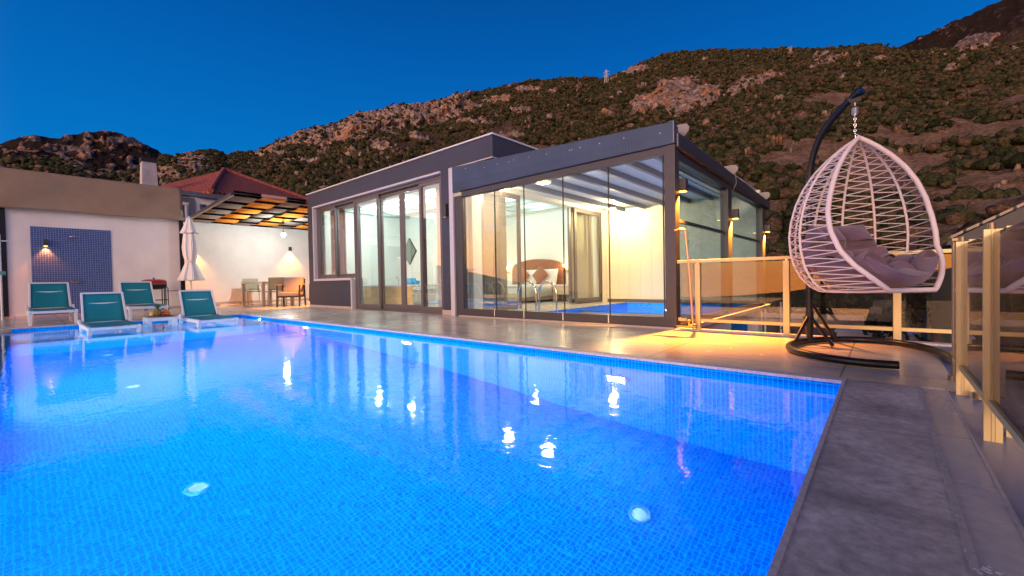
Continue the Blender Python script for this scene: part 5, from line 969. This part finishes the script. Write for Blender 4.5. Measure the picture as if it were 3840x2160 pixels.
ap = Vector((-28, 7.66, 7.14)); ap2 = Vector((-34, 8.4, 7.14)); e0 = Vector((-22, 5.5, 4.74)); e1 = Vector((-24.7, 13.8, 4.74)); e2 = Vector((-38, 13.4, 4.74)); e3 = Vector((-26.3, 2.87, 4.74))
def roofmesh(faces, th=.12):
    me = bpy.data.meshes.new("roof"); bm = bmesh.new(); uvl = bm.loops.layers.uv.new("UVMap")
    for f in faces:
        vs = [bm.verts.new(v - Vector(rh.location)) for v in f]; fc = bm.faces.new(vs); nrm = (f[1] - f[0]).cross(f[2] - f[0]).normalized(); uu = Vector((0, 0, 1)).cross(nrm).normalized(); vv = nrm.cross(uu)
        for l, v in zip(fc.loops, f): l[uvl].uv = (v.dot(uu), v.dot(vv))
    bm.to_mesh(me); bm.free(); o = bpy.data.objects.new("roof", me); COL.objects.link(o); o.parent = rh; me.materials.append(rt); so_ = o.modifiers.new("s", 'SOLIDIFY'); so_.thickness = th; return o
rf = roofmesh([[e0, e1, ap], [e1, e2, ap2, ap], [e3, e0, ap], [e3, ap, ap2], [e2, e3, ap2]])
mb = MB()
for a, b__ in ((e0, ap), (e1, ap), (ap, ap2)):
    n_ = int((b__ - a).length / .35)
    for k in range(n_): p = a.lerp(b__, k / n_); q = a.lerp(b__, (k + 1.12) / n_); mb.tube([p + Vector((0, 0, .02)), q + Vector((0, 0, .05))], .11, 8, radii=[.12, .095])
child(mb, "ridge_tile", mat("ridge_red", (.30, .07, .05), .8, noise=.3, nscale=3), rf, rh)
mb = MB(); mb.box(-35, -24.9, 7.0, 12.6, -2, 4.7); mb.build("wall", white_wall, rh)

# far left: dark gap, white pole and a folded teal shade
o = MB().box(XW - .9, XW - .06, -2.6, -.33, 0, 2.55).build("dark_hedge", mat("dark_hedge", (.02, .02, .02), .9)); 
bpy.data.objects.remove(o)
wp = thing("garden_pole", "thin white pole with a cross arm at the left edge of the photo", "pole", (-13.6, -.3, 0))
mb = MB(); mb.tube([(-13.6, -.27, 0), (-13.6, -.27, 1.75)], .018, 8); mb.build("pole", plastic_w, wp); mb = MB(); mb.tube([(-13.6, -.8, 1.62), (-13.6, -.15, 1.62)], .012, 8); mb.build("arm", plastic_w, wp)
tf = thing("teal_sunshade", "edge of a pale teal sunshade at the left edge of the photo", "sunshade", (-12.2, -.6, 0))
mb = MB(); mb.grid(lambda u, v: (-12.2 + .5 * (v - .5), -1.3 + 1.12 * u, .92 + .16 * (1 - u) - .03 * math.sin(v * 6)), 10, 6); mb.build("fabric", mat("pale_teal", (.2, .5, .55), .7), tf, solid=.006); mb = MB(); mb.tube([(-12.2, -1.0, 0), (-12.2, -1.0, 1.1)], .02, 8); mb.build("pole", plastic_w, tf)
dk = MB(); dk.box(-16.5, -15.6, -2.0, -.35, 0, 3.0); o = dk.build("dark_shed", mat("dark_boards", (.015, .013, .013), .8)); tag(o, "dark wooden screen beyond the left end of the white wall", "screen")

# ------------------------------------------------------------------ below and beyond the railing
leafm = mat("tree_leaves", (.030, .042, .018), .85, noise=.5, nscale=3); barkm = mat("bark", (.10, .07, .05), .9, noise=.3, nscale=8)
def tree(x, y, z0, h, r, seed, label, cat="tree", name="tree", slim=1.0, m=None):
    rg = random.Random(seed); th = thing(name, label, cat, (x, y, z0), group=None)
    mb = MB(); top = z0 + h * .55; mb.tube([(x, y, z0), (x + .05 * h * rg.uniform(-1, 1), y, z0 + h * .3), (x, y, top)], .1, 8, radii=[h * .035, h * .025, h * .012])
    for k in range(5):
        a = rg.uniform(0, 6.28); mb.tube([(x, y, z0 + h * (.25 + .06 * k)), (x + r * .6 * math.cos(a), y + r * .6 * math.sin(a), z0 + h * (.5 + .07 * k))], .03, 6, radii=[h * .015, h * .005])
    mb.build("trunk", barkm, th); mb = MB(); V = []; F = []
    for k in range(26):
        a = rg.uniform(0, 6.28); rr = r * slim * rg.uniform(.1, .85) ** .8; zz_ = z0 + h * rg.uniform(.35, .97); rr *= 1 - .5 * abs((zz_ - z0) / h - .6); cx_, cy_ = x + rr * math.cos(a), y + rr * math.sin(a); cr_ = r * .34 * rg.uniform(.6, 1.2)
        for q in range(90):
            d = Vector((rg.gauss(0, 1), rg.gauss(0, 1), rg.gauss(0, .8))).normalized() * cr_ * rg.uniform(.55, 1.1); c = Vector((cx_, cy_, zz_)) + d; s_ = r * .05 * rg.uniform(.6, 1.5)
            u_ = Vector((rg.gauss(0, 1), rg.gauss(0, 1), rg.gauss(0, 1))).normalized(); v_ = u_.orthogonal().normalized(); i = len(V); V += [tuple(c - u_ * s_), tuple(c + v_ * s_ * .7), tuple(c + u_ * s_), tuple(c - v_ * s_ * .7)]; F.append((i, i + 1, i + 2, i + 3))
    mb.add(V, F); mb.build("crown", m or leafm, th); return th
tree(-3.3, 22, -5, 6.0, 2.2, 1, "dark olive tree seen through the glass railing beside the enclosure"); tree(-1.2, 20, -5, 5.6, 2.0, 2, "dark olive tree behind the pole of the hanging chair")
tree(.9, 14, -4.5, 5.0, 1.3, 3, "tall dark tree below the right side of the hanging chair"); tree(2.2, 17, -5, 5.9, 1.6, 4, "dark tree behind the glass fence at the right edge"); tree(-2.0, 13, -4.2, 3.1, 1.2, 6, "low green shrub under the railing beside the chair pole", "shrub", "shrub")
tree(.75, 11.5, -4.0, 3.0, .9, 8, "dark green bush below the railing right of the chair", "shrub", "shrub")
pw_ = thing("parapet_wall", "long beige parapet wall below the terrace, seen through the railing", "wall", (-2, 16, -4)); mb = MB(); mb.box(-4.4, -.43, 16, 16.25, -.98, -.60); mb.build("coping_band", mat("beige_band", (.62, .50, .36), .7, noise=.08), pw_); mb = MB(); mb.box(-4.4, -.43, 16.05, 16.22, -5, -.98); mb.build("wall", mat("dark_wall", (.10, .09, .09), .9), pw_)  # wall below the band is one even dark grey
gw = thing("grey_wall_building", "grey block wall of a building below the right side of the railing", "building", (1.6, 16.3, -4)); mb = MB(); mb.box(.85, 3.2, 15.4, 18, -5, -.22); mb.build("wall", mat("grey_block", (.20, .19, .16), .9, noise=.1), gw); mb = MB(); mb.box(.83, 3.22, 15.37, 18, -.80, -.76); mb.build("ledge", mat("grey_ledge", (.32, .3, .26), .9), gw)
wb = thing("white_outbuilding", "small white flat building under the hanging chair, below the terrace", "building", (0, 15, -4)); mb = MB(); mb.box(-1.0, .62, 15.0, 15.8, -4.5, -1.0); mb.build("wall", white_wall, wb); mb = MB(); mb.box(-1.05, .66, 14.95, 15.8, -1.0, -.95); mb.build("roof", white_paint, wb)
up = thing("utility_pole", "brown wooden utility pole with a pale box, below the hanging chair", "utility pole", (-.15, 14.2, -4.5)); mb = MB(); mb.tube([(-.17, 14.2, -5), (-.13, 14.2, 1.2)], .07, 10); mb.build("pole", mat("pole_wood", (.16, .10, .06), .9, noise=.3, nscale=10), up); mb = MB(); mb.box(-.27, -.03, 14.08, 14.14, -.40, -.22); mb.build("junction_box", mat("beige_band"), up)
for x, y, z1, lb in ((-2.85, 15.5, -.25, "thin white post left of the utility pole"), (-2.42, 15.5, -.2, "thin white post in the gap between trees"), (.84, 13.2, -.42, "white lamp post below the right side of the railing"), (-3.0, 11.5, -.2, "thin white post under the enclosure's far corner")):
    o = MB().tube([(0, 0, 0), (0, 0, z1 + 5)], .03, 8).build("white_post", plastic_w, loc=(x, y, -5)); tag(o, lb, "post", "thin white posts below the terrace")
# roof at the right edge
nr = thing("neighbour_roof", "dark tiled roof with pale ridge stones beyond the glass fence at the right edge", "roof", (1.5, 8, 0))
mb = MB(); mb.hexa([(.62, 8.0, .98), (2.6, 8.0, .98), (2.6, 12, .98), (.62, 12, .98), (.64, 8.0, 1.03), (2.6, 8.0, 2.15), (2.6, 12, 2.15), (.64, 12, 1.03)]); mb.build("roof_slope", mat("dark_tile", (.03, .035, .055), .5, noise=.3, nscale=6), nr)
mb = MB()
for k in range(14):
    x = .66 + k * .14; mb.hexa([(x, 7.95, 1.05 + (x - .64) * .572), (x + .11, 7.95, 1.05 + (x + .11 - .64) * .572), (x + .11, 8.2, 1.05 + (x + .11 - .64) * .572), (x, 8.2, 1.05 + (x - .64) * .572), (x, 7.95, 1.085 + (x - .64) * .572), (x + .11, 7.95, 1.085 + (x + .11 - .64) * .572), (x + .11, 8.2, 1.085 + (x + .11 - .64) * .572), (x, 8.2, 1.085 + (x - .64) * .572)])
mb.build("ridge_stone", mat("pale_stone", (.40, .33, .27), .9, noise=.3, nscale=14), nr)
mb = MB(); mb.box(.72, 2.6, 8.1, 11.9, -3, .98); mb.build("wall", mat("dark_wall"), nr)
for o in S.objects:
    if "_w" in o: del o["_w"]
for m in list(bpy.data.materials):
    if m.users == 0: bpy.data.materials.remove(m)
